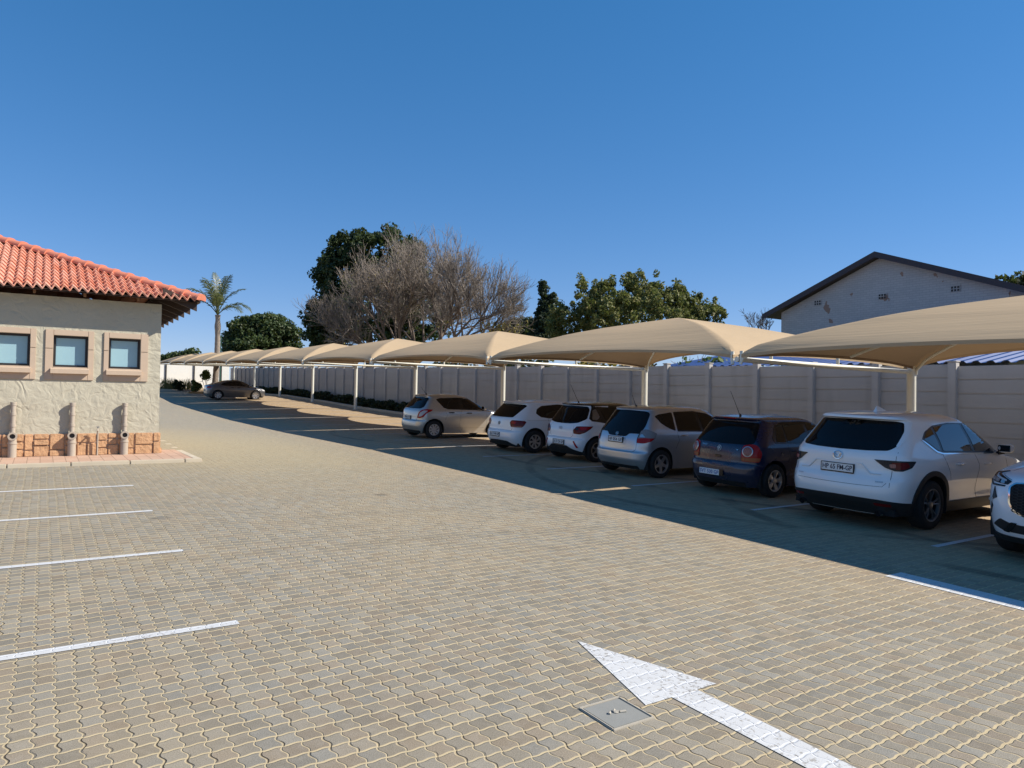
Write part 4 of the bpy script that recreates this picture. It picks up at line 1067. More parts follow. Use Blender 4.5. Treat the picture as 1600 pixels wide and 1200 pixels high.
def pchip(xs, ys):
    xs, ys = np.array(xs, float), np.array(ys, float); h = np.diff(xs); d = np.diff(ys)/h; n = len(xs); m = np.zeros(n)
    for i in range(1, n-1):
        if d[i-1]*d[i] > 0: w1, w2 = 2*h[i]+h[i-1], h[i]+2*h[i-1]; m[i] = (w1+w2)/(w1/d[i-1]+w2/d[i])
    m[0], m[-1] = d[0], d[-1]
    def f(x):
        x = min(max(x, xs[0]), xs[-1]); i = min(max(np.searchsorted(xs, x)-1, 0), n-2); t = (x-xs[i])/h[i]
        return ((1+2*t)*(1-t)**2*ys[i]+t*(1-t)**2*h[i]*m[i]+t*t*(3-2*t)*ys[i+1]+t*t*(t-1)*h[i]*m[i+1])
    return f
class Shape:
    """car body as a stack of horizontal outlines; x forward from the rear bumper, y half width, z up"""
    def __init__(s, d):
        g = lambda k: pchip(*zip(*d[k]))
        s.xr, s.xf, s.w, s.rr, s.rf = g('xr'), g('xf'), g('w'), g('rr'), g('rf')
        s.br, s.bf = g('br'), g('bf'); s.L = d['L']; s.H = d['H']; s.z0 = d.get('z0', .2); s.d = d; s.cache = {}
        s.tr, s.tf = d.get('tr', .05), d.get('tf', .09)
    def outline(s, z):
        k = round(z, 4)
        if k in s.cache: return s.cache[k]
        xr, xf, w = s.xr(z), s.xf(z), max(.02, s.w(z)); ln = xf-xr
        rr = min(s.rr(z), .48*ln); rf = min(s.rf(z), .48*ln); ry, fy = min(rr*1.0, .8*w), min(rf*.9, .85*w)
        a = np.linspace(0, 1, 40); pts = []
        e = 2.35
        th = np.linspace(0, math.pi/2, 40)
        y1 = np.linspace(0, w-ry, 30)[:-1]; pts.append(np.stack([np.full_like(y1, xr), y1], 1))
        pts.append(np.stack([xr+rr*(1-np.cos(th)**(2/e)), w-ry+ry*np.sin(th)**(2/e)], 1))
        x1 = np.linspace(xr+rr, xf-rf, 120)[1:-1]; pts.append(np.stack([x1, np.full_like(x1, w)], 1))
        th2 = th[::-1]; pts.append(np.stack([xf-rf*(1-np.cos(th2)**(2/e)), w-fy+fy*np.sin(th2)**(2/e)], 1))
        y2 = np.linspace(w-fy, 0, 30)[1:]; pts.append(np.stack([np.full_like(y2, xf), y2], 1))
        P = np.concatenate(pts)
        q = (P[:, 1]/w)**2
        P[:, 0] += s.br(z)*q*np.clip(1-(P[:, 0]-xr)/(.35*s.L), 0, 1)-s.bf(z)*q*np.clip(1-(xf-P[:, 0])/(.35*s.L), 0, 1)
        mid = s.L*.48; u = np.clip((mid-P[:, 0])/mid, 0, 1); v = np.clip((P[:, 0]-mid)/(s.L-mid), 0, 1)
        P[:, 1] *= (1-s.tr*u**2.2)*(1-s.tf*v**2.4)
        P[:, 0] = np.maximum.accumulate(P[:, 0])
        if 'bulge' in s.d:
            for (bx, bz, rx, rz, amt) in s.d['bulge']:
                P[:, 1] += amt*np.exp(-((P[:, 0]-bx)/rx)**2-((z-bz)/rz)**2)*np.clip(P[:, 1]/w*3-2, 0, 1)
        S = np.concatenate([[0], np.cumsum(np.linalg.norm(np.diff(P, axis=0), axis=1))])
        s.cache[k] = (P, S); return P, S
    def at(s, a, z, front=False):
        P, S = s.outline(z); sg = -1 if a < 0 else 1; t = abs(a)
        if front: t = S[-1]-t
        return np.array([np.interp(t, S, P[:, 0]), sg*np.interp(t, S, P[:, 1]), z])
    def normal(s, a, z, front=False):
        e = .006; p = s.at(a+e, z, front)-s.at(a-e, z, front); q = s.at(a, z+e, front)-s.at(a, z-e, front)
        n = np.cross(p, q); n /= np.linalg.norm(n)+1e-12
        o = s.at(a, z, front)-np.array([s.L*.5, 0, .7])
        return n if np.dot(n*np.array([.3, 1, 1]), o) > 0 or np.dot(n, o) > 0 else -n
    def arc(s, kind, v, z, front=False):
        """arc position of a point given as side x ('s'), rear y ('r') or front y ('f')"""
        P, S = s.outline(z); k = int(np.argmax(P[:, 1]))
        sg = -1 if (kind != 's' and v < 0) else 1
        if kind == 's': t = np.interp(v, P[:, 0]+np.arange(len(P))*1e-9, S)
        elif kind == 'r': t = np.interp(abs(v), P[:k+1, 1], S[:k+1])
        else:
            k2 = len(P)-1-int(np.argmax(P[::-1, 1])); t = np.interp(abs(v), P[k2:, 1][::-1], S[k2:][::-1])
        if front: t = S[-1]-t
        return sg*t
    def side_y(s, x, z):
        P, S = s.outline(z); return np.interp(x, P[:, 0]+np.arange(len(P))*1e-9, P[:, 1])
def smooth_poly(P, r, n=4):
    """round the corners of a closed 2-D polygon"""
    out = []; N = len(P)
    for i in range(N):
        a, b, c = np.array(P[i-1]), np.array(P[i]), np.array(P[(i+1) % N]); ra = min(r, np.linalg.norm(a-b)*.45); rc = min(r, np.linalg.norm(c-b)*.45)
        p0 = b+(a-b)/(np.linalg.norm(a-b)+1e-9)*ra; p2 = b+(c-b)/(np.linalg.norm(c-b)+1e-9)*rc
        for k in range(n+1): t = k/n; out.append((1-t)**2*p0+2*t*(1-t)*b+t*t*p2)
    return out
class Car:
    def __init__(s, name, label, d, paint, loc, yaw=0.0, roll=.0255):
        s.S = Shape(d); s.d = d; s.paint = paint
        s.r = thing(name, label, 'car', loc); s.r.rotation_euler = (roll if abs(yaw) < 1 else -roll, 0, yaw); s.r.scale = (KC, KC, KC)
    # ---- body shell
    def body(s, roof_from=None, roof_mat=None, nz=80):
        S, d = s.S, s.d; z0, H = S.z0, S.H
        zs = list(np.linspace(z0, H-.16, nz))+[H-.16+.16*math.sin(t) for t in np.linspace(0, math.pi/2, 22)[1:]]
        zs[-1] = H-.0005
        na = 190; rows = []
        for z in zs:
            P, T = S.outline(z); tt = []
            u = np.linspace(0, T[-1], na); h = np.stack([np.interp(u, T, P[:, 0]), np.interp(u, T, P[:, 1])], 1)
            rows.append(np.concatenate([h[::-1]*np.array([1, -1]), h[1:]]))
        R = np.array(rows); nzz, nn = R.shape[:2]
        V = np.concatenate([R, np.repeat(np.array(zs)[:, None, None], nn, 1)], 2)
        arcs = d['wheels']; Ra = d['arch']
        keep = np.ones((nzz, nn), bool)
        cen = (V[:-1, :-1]+V[1:, :-1]+V[:-1, 1:]+V[1:, 1:])/4
        dele = np.zeros(cen.shape[:2], bool)
        for xw in arcs:
            dd = np.hypot(cen[..., 0]-xw, cen[..., 2]-d['rw']); dele |= (dd < Ra) & (np.abs(cen[..., 1]) > .45)
        # pull the cut edge onto the arch circle
        touch = np.zeros((nzz, nn), int)
        for (i, j) in ((0, 0), (1, 0), (0, 1), (1, 1)): touch[i:nzz-1+i, j:nn-1+j] += np.where(dele, 1, 0)
        edge = (touch > 0) & (touch < 4)
        for i, j in zip(*np.where(edge)):
            x, y, z = V[i, j]
            for xw in arcs:
                dd = math.hypot(x-xw, z-d['rw'])
                if abs(dd-Ra) < .06 and abs(y) > .4 and i > 0:
                    k = Ra/dd; x2, z2 = xw+(x-xw)*k, max(z0, d['rw']+(z-d['rw'])*k); V[i, j] = (x2, math.copysign(S.side_y(x2, z2), y), z2)
        def part(mask, name, m):
            idx = -np.ones(nzz*nn, int); F = []
            for i in range(nzz-1):
                for j in range(nn-1):
                    if mask(i) and not dele[i, j]: F.append((i*nn+j, i*nn+j+1, (i+1)*nn+j+1, (i+1)*nn+j))
            F = np.array(F); used = np.unique(F); idx[used] = np.arange(len(used)); vv = V.reshape(-1, 3)[used]
            fl = [tuple(idx[q] for q in f) for f in F]
            mb = MB(); mb.add(vv, fl)
            if mask(nzz-2): mb.f.append(tuple(int(idx[(nzz-1)*nn+j]) for j in range(nn))); mb.m.append(0)
            return mb.build(name, m, s.r, smooth=38)
        if roof_from:
            part(lambda i: zs[i] < roof_from, 'body', s.paint); part(lambda i: zs[i] >= roof_from, 'roof', roof_mat)
        else: part(lambda i: True, 'body', s.paint)
        # floor and wheel housings
        u = MB(); w = d['W']/2
        xa = min(arcs); xb = max(arcs)
        u.box(.25, S.L-.3, -w+.30, w-.30, z0-.02, d['rw']+.40)
        for (a, b) in ((.22, xa-Ra-.01), (xa+Ra+.01, xb-Ra-.01), (xb+Ra+.01, S.L-.3)):
            if b-a > .05: u.box(a, b, -w+.14, w-.14, z0-.0, z0+.09)
        for xw in arcs:
            for sg in (-1, 1):
                yo = sg*(S.side_y(xw, d['rw']+Ra)-.02); yi = sg*(w-.42)
                rows = [[(xw+(Ra+.004)*math.cos(t), y, d['rw']+(Ra+.004)*math.sin(t)) for y in (yo, yi)] for t in np.linspace(-.35, math.pi+.35, 26)]
                u.grid(rows)
        u.build('underbody', M['underbody'], s.r)
        return s
    # ---- a panel laid on the body
    def _geo(s, pts, m, off, front=False, grid=.05, depth=.012):
        P = []
        N = len(pts)
        for i in range(N):
            a, b = np.array(pts[i]), np.array(pts[(i+1) % N]); k = max(1, int(np.linalg.norm(b-a)/.025))
            for q in range(k): P.append(a+(b-a)*q/k)
        P = np.array(P); lo, hi = P.min(0), P.max(0)
        def inside(p):
            c = False; j = len(P)-1
            for i in range(len(P)):
                if (P[i][1] > p[1]) != (P[j][1] > p[1]) and p[0] < (P[j][0]-P[i][0])*(p[1]-P[i][1])/(P[j][1]-P[i][1]+1e-12)+P[i][0]: c = not c
                j = i
            return c
        inn = []
        for x in np.arange(lo[0]+grid*.5, hi[0], grid):
            for z in np.arange(lo[1]+grid*.4, hi[1], grid*.8):
                if inside((x, z)) and np.min(np.hypot(P[:, 0]-x, P[:, 1]-z)) > .35*grid: inn.append((x, z))
        allp = [Vector(p) for p in P]+[Vector(p) for p in inn]; n = len(P)
        vs, es, fs, ov, oe, of = delaunay_2d_cdt(allp, [], [list(range(n))], 1, 1e-6)
        V, Nn = [], []
        for p in vs:
            b = s.S.at(p[0], p[1], front); nn = s.S.normal(p[0], p[1], front); V.append(b+nn*off); Nn.append(nn)
        mb = MB(); F = []
        for f in fs:
            a, b, c = (np.array(V[k]) for k in f[:3]); q = np.cross(b-a, c-a)
            F.append(tuple(f) if np.dot(q, Nn[f[0]]) > 0 else tuple(reversed(f)))
        mb.add(V, F)
        # skirt down to the body so the panel has thickness
        from collections import Counter
        ec = Counter()
        for f in F:
            for i in range(len(f)): ec[(f[i], f[(i+1) % len(f)])] += 1
        for (a, b) in list(ec):
            if (b, a) not in ec:
                va, vb = V[a], V[b]; mb.add([va, vb, vb-Nn[b]*depth, va-Nn[a]*depth], [(1, 0, 3, 2)])
        return mb
    def conv(s, poly, front=False, mirror=False):
        return [((-1 if mirror else 1)*s.S.arc(k, v, z, front), z) for k, v, z in poly]
    def patch(s, name, poly, m, off=.004, both=True, r=.03, front=False, parent=None, depth=.012, label=None, sides=(1, -1), grid=.05):
        out = []
        for sg in (sides if both else (1,)):
            pts = s.conv(poly, front, sg < 0)
            if r: pts = smooth_poly(pts, r)
            o = s._geo(pts, m, off, front, grid, depth).build(name, m, None, smooth=40)
            par = parent[0 if sg == sides[0] else -1] if isinstance(parent, list) else (parent or s.r)
            o.parent = par; out.append(o)
        return out
    def cpatch(s, name, half, m, off=.004, r=.03, front=False, parent=None, depth=.012, grid=.05):
        """panel across the centre line; half = points of one half from the centre top to the centre bottom"""
        pts = s.conv(half, front); full = pts+[(-a, z) for a, z in reversed(pts) if abs(a) > 1e-6]
        if r: full = smooth_poly(full, r)
        o = s._geo(full, m, off, front, grid, depth).build(name, m, parent or s.r, smooth=40); return o
    def seam(s, paths, name='panel_gap', m=None, rad_=.0035, both=True, front=False, off=-.001):
        out = []
        for path in paths:
            for sg in ((1, -1) if both else (1,)):
                mb = MB(); pts = s.conv(path, front, sg < 0); P = []
                for a, b in zip(pts, pts[1:]):
                    a, b = np.array(a), np.array(b); k = max(1, int(np.linalg.norm(b-a)/.05))
                    for q in range(k): P.append(a+(b-a)*q/k)
                P.append(np.array(pts[-1]))
                mb.tube([tuple(s.S.at(p[0], p[1], front)+s.S.normal(p[0], p[1], front)*off) for p in P], rad_, 5)
                out.append(mb.build(name, m or M['seam'], s.r, smooth=60))
        return out
    # ---- wheels
    def wheels(s, style, rim_mat, width=.205, rr=.62, back=None):
        d = s.d; R = d['rw']; rim = R*rr; h = width/2
        t = MB(); prof = [(rim-.012, -h*.86), (rim+.004, -h*.98), (rim+.02, -h), (R-.045, -h*1.04), (R-.018, -h*.93), (R-.003, -h*.74), (R, -h*.4), (R, h*.4), (R-.003, h*.74), (R-.018, h*.93), (R-.045, h*1.04), (rim+.02, h), (rim+.004, h*.98), (rim-.012, h*.86)]
        t.lathe(prof, 40, axis='y'); tm = t.mesh('wheel', M['tyre'], 50)
        b = MB(); b.lathe([(rim-.012, -h*.86), (rim-.02, h*.2), (.0, h*.2)], 36, axis='y'); b.lathe([(rim*.80, -h*.30), (0, -h*.30)], 24, axis='y'); bm_ = b.mesh('rim_barrel', back or M['alloy_dark'], 50)
        # rim faces towards -y
        f = MB(); f.lathe([(rim+.003, -h*.98), (rim-.004, -h*1.0), (rim-.020, -h*.93), (rim-.026, -h*.55)], 44, axis='y')
        f.lathe([(.062, -h*.50), (.058, -h*.80), (.03, -h*.86), (0, -h*.86)], 24, axis='y')
        n, kind = style
        def spoke(a, w0, w1, r0, r1, y0, y1, th=.03, skew=0.0):
            ca, sa = math.cos(a), math.sin(a); cb, sb = math.cos(a+skew), math.sin(a+skew); q = []
            for (rr_, ww, yy, c_, s_) in ((r0, w0, y0, ca, sa), ((r0+r1)/2, (w0+w1)/2, (y0+y1)/2-.006, (ca+cb)/2, (sa+sb)/2), (r1, w1, y1, cb, sb)):
                for (sg, dy) in ((-1, .004), (0, -.004), (1, .004)): q.append((rr_*c_-sg*ww*s_, yy+dy, rr_*s_+sg*ww*c_))
                for sg in (-1, 1): q.append((rr_*c_-sg*ww*.9*s_, yy+th, rr_*s_+sg*ww*.9*c_))
            F = []
            for i in (0, 5): F += [(i, i+1, i+6, i+5), (i+1, i+2, i+7, i+6), (i+2, i+4, i+9, i+7), (i+3, i, i+5, i+8)]
            f.add(q, F)
        for k in range(n):
            a = 2*math.pi*k/n+math.pi/2
            if kind == 'wide': spoke(a, .030, .052, .045, rim-.015, -h*.72, -h*.86)
            elif kind == 'star': spoke(a, .040, .024, .045, rim-.015, -h*.74, -h*.86); spoke(a, .018, .05, rim*.66, rim-.015, -h*.8, -h*.86)
            elif kind == 'twin':
                for sg in (-1, 1): spoke(a+sg*.10, .012, .013, .05, rim-.015, -h*.72, -h*.88, .022, sg*.12)
            elif kind == 'cover': spoke(a, .022, .040, .05, rim-.012, -h*.82, -h*.90, .012, .12)
            elif kind == 'y': spoke(a, .022, .016, .045, rim*.62, -h*.72, -h*.82); [spoke(a, .013, .014, rim*.58, rim-.015, -h*.80, -h*.88, .02, sg*.20) for sg in (-1, 1)]
        fm = f.mesh('rim', rim_mat, 40)
        out = []
        for i, xw in enumerate(d['wheels']):
            for sg in (-1, 1):
                w = bpy.data.objects.new('wheel', tm); COL.objects.link(w); w.parent = s.r
                yo = d['W']/2-h-.012 if 'track' not in d else d['track']/2
                w.location = (xw, sg*yo, R); w.rotation_euler = (0, rng.uniform(0, 3), 0 if sg < 0 else math.pi)
                for mesh_, nm in ((fm, 'rim'), (bm_, 'rim_barrel')):
                    c = bpy.data.objects.new(nm, mesh_); COL.objects.link(c); c.parent = w
        return s
    # ---- fittings
    def frame_at(s, kind, v, z, front=False):
        a = s.S.arc(kind, v, z, front); p = s.S.at(a, z, front); n = Vector(s.S.normal(a, z, front)); return Vector(p), n
    def orient(s, kind, v, z, front=False, off=0.0):
        """matrix with local x to the viewer's right, y up the surface, z outward"""
        p, n = s.frame_at(kind, v, z, front); up = Vector((0, 0, 1)); up = (up-n*up.dot(n)).normalized(); r = up.cross(n)
        return Matrix(((r.x, up.x, n.x, p.x+n.x*off), (r.y, up.y, n.y, p.y+n.y*off), (r.z, up.z, n.z, p.z+n.z*off), (0, 0, 0, 1)))
    def place(s, mb, name, m, mx, parent=None, smooth=40):
        o = mb.build(name, m, parent or s.r, smooth=smooth)
        o.data.transform(mx); return o
    def text(s, txt, size, mx, name, m, parent=None, depth=.002, wide=1.0, bold=0.0, fit=None):
        c = bpy.data.curves.new(name, 'FONT'); c.body = txt; c.size = size; c.extrude = depth; c.align_x = 'CENTER'; c.align_y = 'CENTER'; c.offset = bold; c.resolution_u = 2
        o = bpy.data.objects.new(name, c); COL.objects.link(o); dg = bpy.context.evaluated_depsgraph_get()
        me = bpy.data.meshes.new_from_object(o.evaluated_get(dg)); bpy.data.objects.remove(o)
        wide = fit/(max(v.co.x for v in me.vertices)-min(v.co.x for v in me.vertices)) if fit else wide; me.transform(Matrix.Diagonal((wide, 1, 1, 1))); me.transform(mx); me.materials.clear(); me.materials.append(m)
        o = bpy.data.objects.new(name, me); COL.objects.link(o); o.parent = parent or s.r; return o
    def plate(s, y, z, txt, w=.50, h=.115, border=True, front=False, off=.012, tilt=None, colr=None):
        mx = s.orient('f' if front else 'r', y, z, front, off)
        p, n = mx.translation.copy(), None
        # stand the plate nearly upright
        sg = 1 if front else -1
        mx = Matrix(((0, 0, sg, p.x), (sg, 0, 0, p.y), (0, 1, 0, p.z), (0, 0, 0, 1)))
        b = MB(); b.bbox(-w/2, w/2, -h/2, h/2, -.03, .004, .003); pl = s.place(b, 'number_plate', M['plate'], mx)
        fr = MB(); e = .008
        if border:
            for (x0, x1, y0, y1) in ((-w/2-e, w/2+e, h/2-.001, h/2+e), (-w/2-e, w/2+e, -h/2-e*2, -h/2+.001), (-w/2-e, -w/2+.001, -h/2, h/2), (w/2-.001, w/2+e, -h/2, h/2)): fr.bbox(x0, x1, y0, y1, -.03, .009, .002)
            s.place(fr, 'plate_frame', M['gloss_black'], mx, pl)
        s.text(txt, h*.86, mx @ Matrix.Translation((0, -.002, .0055)), 'lettering', colr or M['plate_blue'], pl, .0012, None, .0015, fit=w*.93)
        return pl
    def handle(s, x, z, m=None):
        for sg in (1, -1):
            a = s.S.arc('s', x, z); mb = MB()
            P = [s.S.at(a+t, z)+s.S.normal(a+t, z)*o for t, o in ((-.105, .002), (-.085, .028), (-.03, .038), (.03, .038), (.085, .028), (.105, .002))]
            mb.tube([(p[0], p[1]*sg, p[2]) for p in P], [.010, .015, .016, .016, .015, .010], 8); mb.build('door_handle', m or s.paint, s.r, smooth=60)
    def mirror(s, x, z, m, out=.20, foot=None):
        for sg in (1, -1):
            y = s.S.side_y(x, z); mb = MB()
            bm = bmesh.new(); bmesh.ops.create_uvsphere(bm, u_segments=18, v_segments=12, radius=1)
            for v in bm.verts:
                c = v.co; q = lambda a: math.copysign(abs(a)**.65, a)
                v.co = (x+.05+q(c.x)*.075*(1 if c.x > 0 else .55)+.02*c.y*sg, sg*(y+out*.56)+q(c.y)*out*.48, z+.06+q(c.z)*.072)
            bm.verts.index_update(); mb.add([v.co[:] for v in bm.verts], [[v.index for v in f.verts] for f in bm.faces]); bm.free()
            o = mb.build('wing_mirror', m, s.r, smooth=60)
            ft = MB(); ft.tube([(x+.06, sg*(y-.03), z-.035), (x+.06, sg*(y+out*.45), z-.005)], [.035, .028], 8); ft.build('mirror_foot', foot or M['gloss_black'], o, smooth=60)
            gl = MB(); gl.add([(x+.004, sg*(y+out*.16), z+.01), (x+.004, sg*(y+out*.93), z+.01), (x+.004, sg*(y+out*.93), z+.11), (x+.004, sg*(y+out*.16), z+.11)], [(0, 1, 2, 3) if sg > 0 else (3, 2, 1, 0)]); gl.build('mirror_glass', M['glass'], o)
    def aerial(s, x, L=.42, ang=.75, name='roof_aerial', r=.005):
        z = s.S.H; 
        for q in np.linspace(s.S.H-.2, s.S.H-.0006, 120):
            if s.S.xr(q) <= x <= s.S.xf(q): z = q
        mb = MB(); mb.tube([(x+.03, 0, z-.02), (x+.01, 0, z+.025), (x-.01, 0, z+.04)], [.028, .018, .010], 10)
        mb.tube([(x-.005, 0, z+.03), (x-L*math.cos(ang), 0, z+.03+L*math.sin(ang))], [r*1.2, r*.8], 6); mb.build(name, M['gloss_black'], s.r, smooth=60)
    def ring(s, mx, R, r, m, name='badge', sx=1.0, sy=1.0, parent=None, extra=()):
        mb = MB(); mb.tube([(R*sx*math.cos(t), R*sy*math.sin(t), .004) for t in np.linspace(0, 2*math.pi, 33)], r, 6, caps=False)
        for path, rr_ in extra: mb.tube([(x, y, .004) for x, y in path], rr_, 6)
        return s.place(mb, name, m, mx, parent, 60)
    def disc(s, mx, prof, m, name, parent=None, sx=1.0, n=24):
        mb = MB(); mb.lathe(prof, n); mb.v = [(x*sx, y, z) for x, y, z in mb.v]; return s.place(mb, name, m, mx, parent, 50)
    def wiper(s, y, z0, y1, z1):
        mb = MB(); a0, a1 = s.S.arc('r', y, z0), s.S.arc('r', y1, z1); P = []
        for k in range(7): t = k/6; a, z = a0+(a1-a0)*t, z0+(z1-z0)*t; P.append(tuple(s.S.at(a, z)+s.S.normal(a, z)*.022))
        mb.tube(P, [.014, .010, .007, .006, .005, .005, .004], 6); mb.build('rear_wiper', M['gloss_black'], s.r, smooth=60)
KC = .9       # the whole place is modelled at nine tenths; cars follow
def gpos(x, y): return (x, y, gz(x+2, y))

# .......... white SUV with the winged badge
SUV = dict(L=4.55, W=1.84, H=1.68, z0=.22, rw=.355, arch=.425, wheels=(.985, 3.685),
  xr=[(.20, .20), (.30, .13), (.42, .03), (.55, .0), (.70, .02), (.78, .06), (.86, .075), (.98, .075), (1.06, .085), (1.12, .13), (1.25, .27), (1.40, .405), (1.50, .49), (1.545, .525), (1.565, .46), (1.60, .47), (1.63, .68), (1.655, .98), (1.672, 1.35), (1.68, 1.62)],
  xf=[(.20, 4.40), (.35, 4.52), (.55, 4.55), (.75, 4.50), (.88, 4.38), (.97, 4.05), (1.03, 3.72), (1.08, 3.50), (1.2, 3.24), (1.4, 2.83), (1.52, 2.55), (1.60, 2.30), (1.65, 2.02), (1.672, 1.80), (1.68, 1.66)],
  w=[(.20, .84), (.32, .875), (.5, .895), (.7, .915), (.85, .92), (.97, .912), (1.05, .89), (1.12, .865), (1.3, .795), (1.48, .715), (1.56, .68), (1.61, .62), (1.645, .52), (1.665, .38), (1.676, .22), (1.68, .10)],
  rr=[(.2, .30), (.5, .34), (.95, .36), (1.1, .30), (1.5, .24), (1.68, .2)], rf=[(.2, .5), (.8, .55), (1.0, .6), (1.15, .45), (1.5, .32), (1.68, .2)],
  br=[(.2, .10), (.6, .12), (1.1, .13), (1.5, .10), (1.68, .03)], bf=[(.2, .22), (.9, .25), (1.1, .22), (1.68, .06)], tr=.045, tf=.06,
  bulge=[(1.0, .62, .55, .28, .016), (3.68, .62, .55, .28, .016), (2.4, .52, .9, .13, -.014)])
c = Car('white_suv', 'white SUV with tinted windows, a winged oval badge and black wheel arch trim', SUV, M['p_white'], gpos(8.76, 5.55)).body()
dlo = [('s', .86, 1.285), ('s', 1.02, 1.40), ('s', 1.30, 1.485), ('s', 1.75, 1.525), ('s', 2.30, 1.515), ('s', 2.62, 1.43), ('s', 3.28, 1.10), ('s', 3.30, 1.055), ('s', 2.2, 1.075), ('s', 1.30, 1.10), ('s', 1.16, 1.125)]
c.patch('window_trim', dlo, M['gloss_black'], .003, r=.03)
c.patch('side_window', [('s', .92, 1.29), ('s', 1.05, 1.385), ('s', 1.225, 1.445), ('s', 1.275, 1.12), ('s', 1.19, 1.14)], M['glass_sky'], .007, r=.02)
c.patch('side_window', [('s', 1.30, 1.462), ('s', 1.75, 1.50), ('s', 2.10, 1.50), ('s', 2.20, 1.10), ('s', 1.345, 1.122)], M['glass_sky'], .007, r=.03)
c.patch('side_window', [('s', 2.19, 1.498), ('s', 2.34, 1.487), ('s', 2.62, 1.405), ('s', 3.19, 1.10), ('s', 3.18, 1.082), ('s', 2.30, 1.098)], M['glass_sky'], .007, r=.03)
c.patch('window_strip', [('s', .84, 1.285), ('s', .875, 1.29), ('s', 1.175, 1.122), ('s', 1.31, 1.092), ('s', 3.30, 1.05), ('s', 3.30, 1.034), ('s', 1.30, 1.074), ('s', 1.15, 1.105)], M['chrome'], .010, r=0)
c.cpatch('rear_window', [('r', 0, 1.545), ('r', .55, 1.54), ('r', .64, 1.52), ('r', .69, 1.38), ('r', .715, 1.20), ('r', .66, 1.135), ('r', .4, 1.118), ('r', 0, 1.112)], M['glass_rear'], .005, r=.04)
c.patch('spoiler_fin', [('r', .64, 1.515), ('s', .80, 1.53), ('s', .62, 1.36), ('r', .73, 1.16), ('r', .70, 1.20), ('r', .685, 1.40)], M['p_white'], .012, r=.015)
c.cpatch('windscreen', [('f', 0, 1.55), ('f', .58, 1.52), ('s', 3.42, 1.09), ('f', .5, 1.07), ('f', 0, 1.075)], M['glass'], .005, r=.04, front=True)
tl = c.patch('tail_light', [('r', .52, 1.005), ('r', .66, 1.005), ('s', .44, 1.0), ('s', .53, .995), ('s', .43, .91), ('s', .30, .86), ('r', .76, .86), ('r', .66, .90)], M['lens_smoke'], .010, r=.012)
c.patch('lamp_lens', [('r', .72, .975), ('s', .36, .985), ('s', .40, .93), ('s', .32, .885), ('r', .77, .88)], M['lens_dark'], .014, r=.02, parent=tl)
c.patch('lamp_core', [('r', .70, .955), ('r', .765, .958), ('r', .765, .90), ('r', .71, .905)], M['lens_pink'], .017, r=.02, parent=tl)
# black lower bumper, arches and sills
c.cpatch('lower_bumper', [('r', 0, .46), ('r', .6, .45), ('s', .30, .42), ('s', .58, .40), ('s', .58, .225), ('r', .5, .235), ('r', 0, .235)], M['cladding'], .012, r=.01)
c.cpatch('front_bumper', [('f', 0, .40), ('f', .5, .40), ('s', 4.15, .38), ('s', 4.15, .225), ('f', 0, .23)], M['cladding'], .012, r=.01, front=True)
for xw in (.985, 3.685):
    o_, i_ = .495, .422; A1 = [('s', xw+o_*math.cos(t), .355+o_*math.sin(t)) for t in np.linspace(math.pi+.26, -.26, 30)]; A2 = [('s', xw+i_*math.cos(t), .355+i_*math.sin(t)) for t in np.linspace(-.30, math.pi+.30, 30)]
    c.patch('wheel_arch', A1+A2, M['cladding'], .016, r=0, depth=.03)
c.patch('sill', [('s', 1.45, .385), ('s', 3.22, .385), ('s', 3.24, .225), ('s', 1.43, .225)], M['cladding'], .014, r=.01)
c.patch('rear_reflector', [('r', .55, .405), ('r', .74, .40), ('r', .74, .365), ('r', .56, .37)], M['lens_dark'], .018, r=.01)
c.seam([[('s', 1.30, 1.09), ('s', 1.36, .95), ('s', 1.46, .78), ('s', 1.475, .70)], [('s', 2.245, 1.06), ('s', 2.34, .90), ('s', 2.36, .39)], [('s', 3.24, 1.04), ('s', 3.30, .8), ('s', 3.27, .70)], [('r', .76, 1.12), ('r', .765, 1.0)], [('r', .735, .86), ('r', .735, .63)]])
c.seam([[('r', -.70, .69), ('r', -.66, .635), ('r', -.3, .628), ('r', .3, .628), ('r', .66, .635)]], both=False)
c.seam([[('s', 3.95, .93), ('s', 3.3, 1.0)]], rad_=.003)
# shallow moulding that shades the plate
mb = MB(); P = [tuple(c.S.at(c.S.arc('r', y, z), z)+c.S.normal(c.S.arc('r', y, z), z)*.004) for y, z in ((-.62, .80), (-.48, .80), (-.36, .925), (.36, .925), (.48, .80), (.62, .79))]
mb.tube(P, .010, 6); mb.build('hatch_moulding', M['p_white'], c.r, smooth=60)
c.plate(0, .84, 'HP 65 FM-GP', .50, .115, off=.016)
mx = c.orient('r', 0, 1.02, off=.006)
c.ring(mx, .062, .008, M['chrome'], 'badge', 1.15, .92, extra=[([(-.060, .022), (-.035, .018), (-.012, -.012), (0, -.02), (.012, -.012), (.035, .018), (.060, .022)], .006), ([(-.06, .03), (-.045, -.01), (-.02, -.045)], .004), ([(.06, .03), (.045, -.01), (.02, -.045)], .004)])
for y in (.60, -.62):
    mb = MB(); [mb.bbox(-.05+.026*k, -.03+.026*k, -.010, .010, 0, .004, .002) for k in range(4)]; c.place(mb, 'model_lettering', M['alloy'], c.orient('r', y, .70, off=.002))
c.handle(1.72, .925); c.handle(2.60, .905)
c.mirror(2.98, 1.07, M['p_white'], .22)
c.wheels((5, 'twin'), M['alloy_mid'], .225, .66)
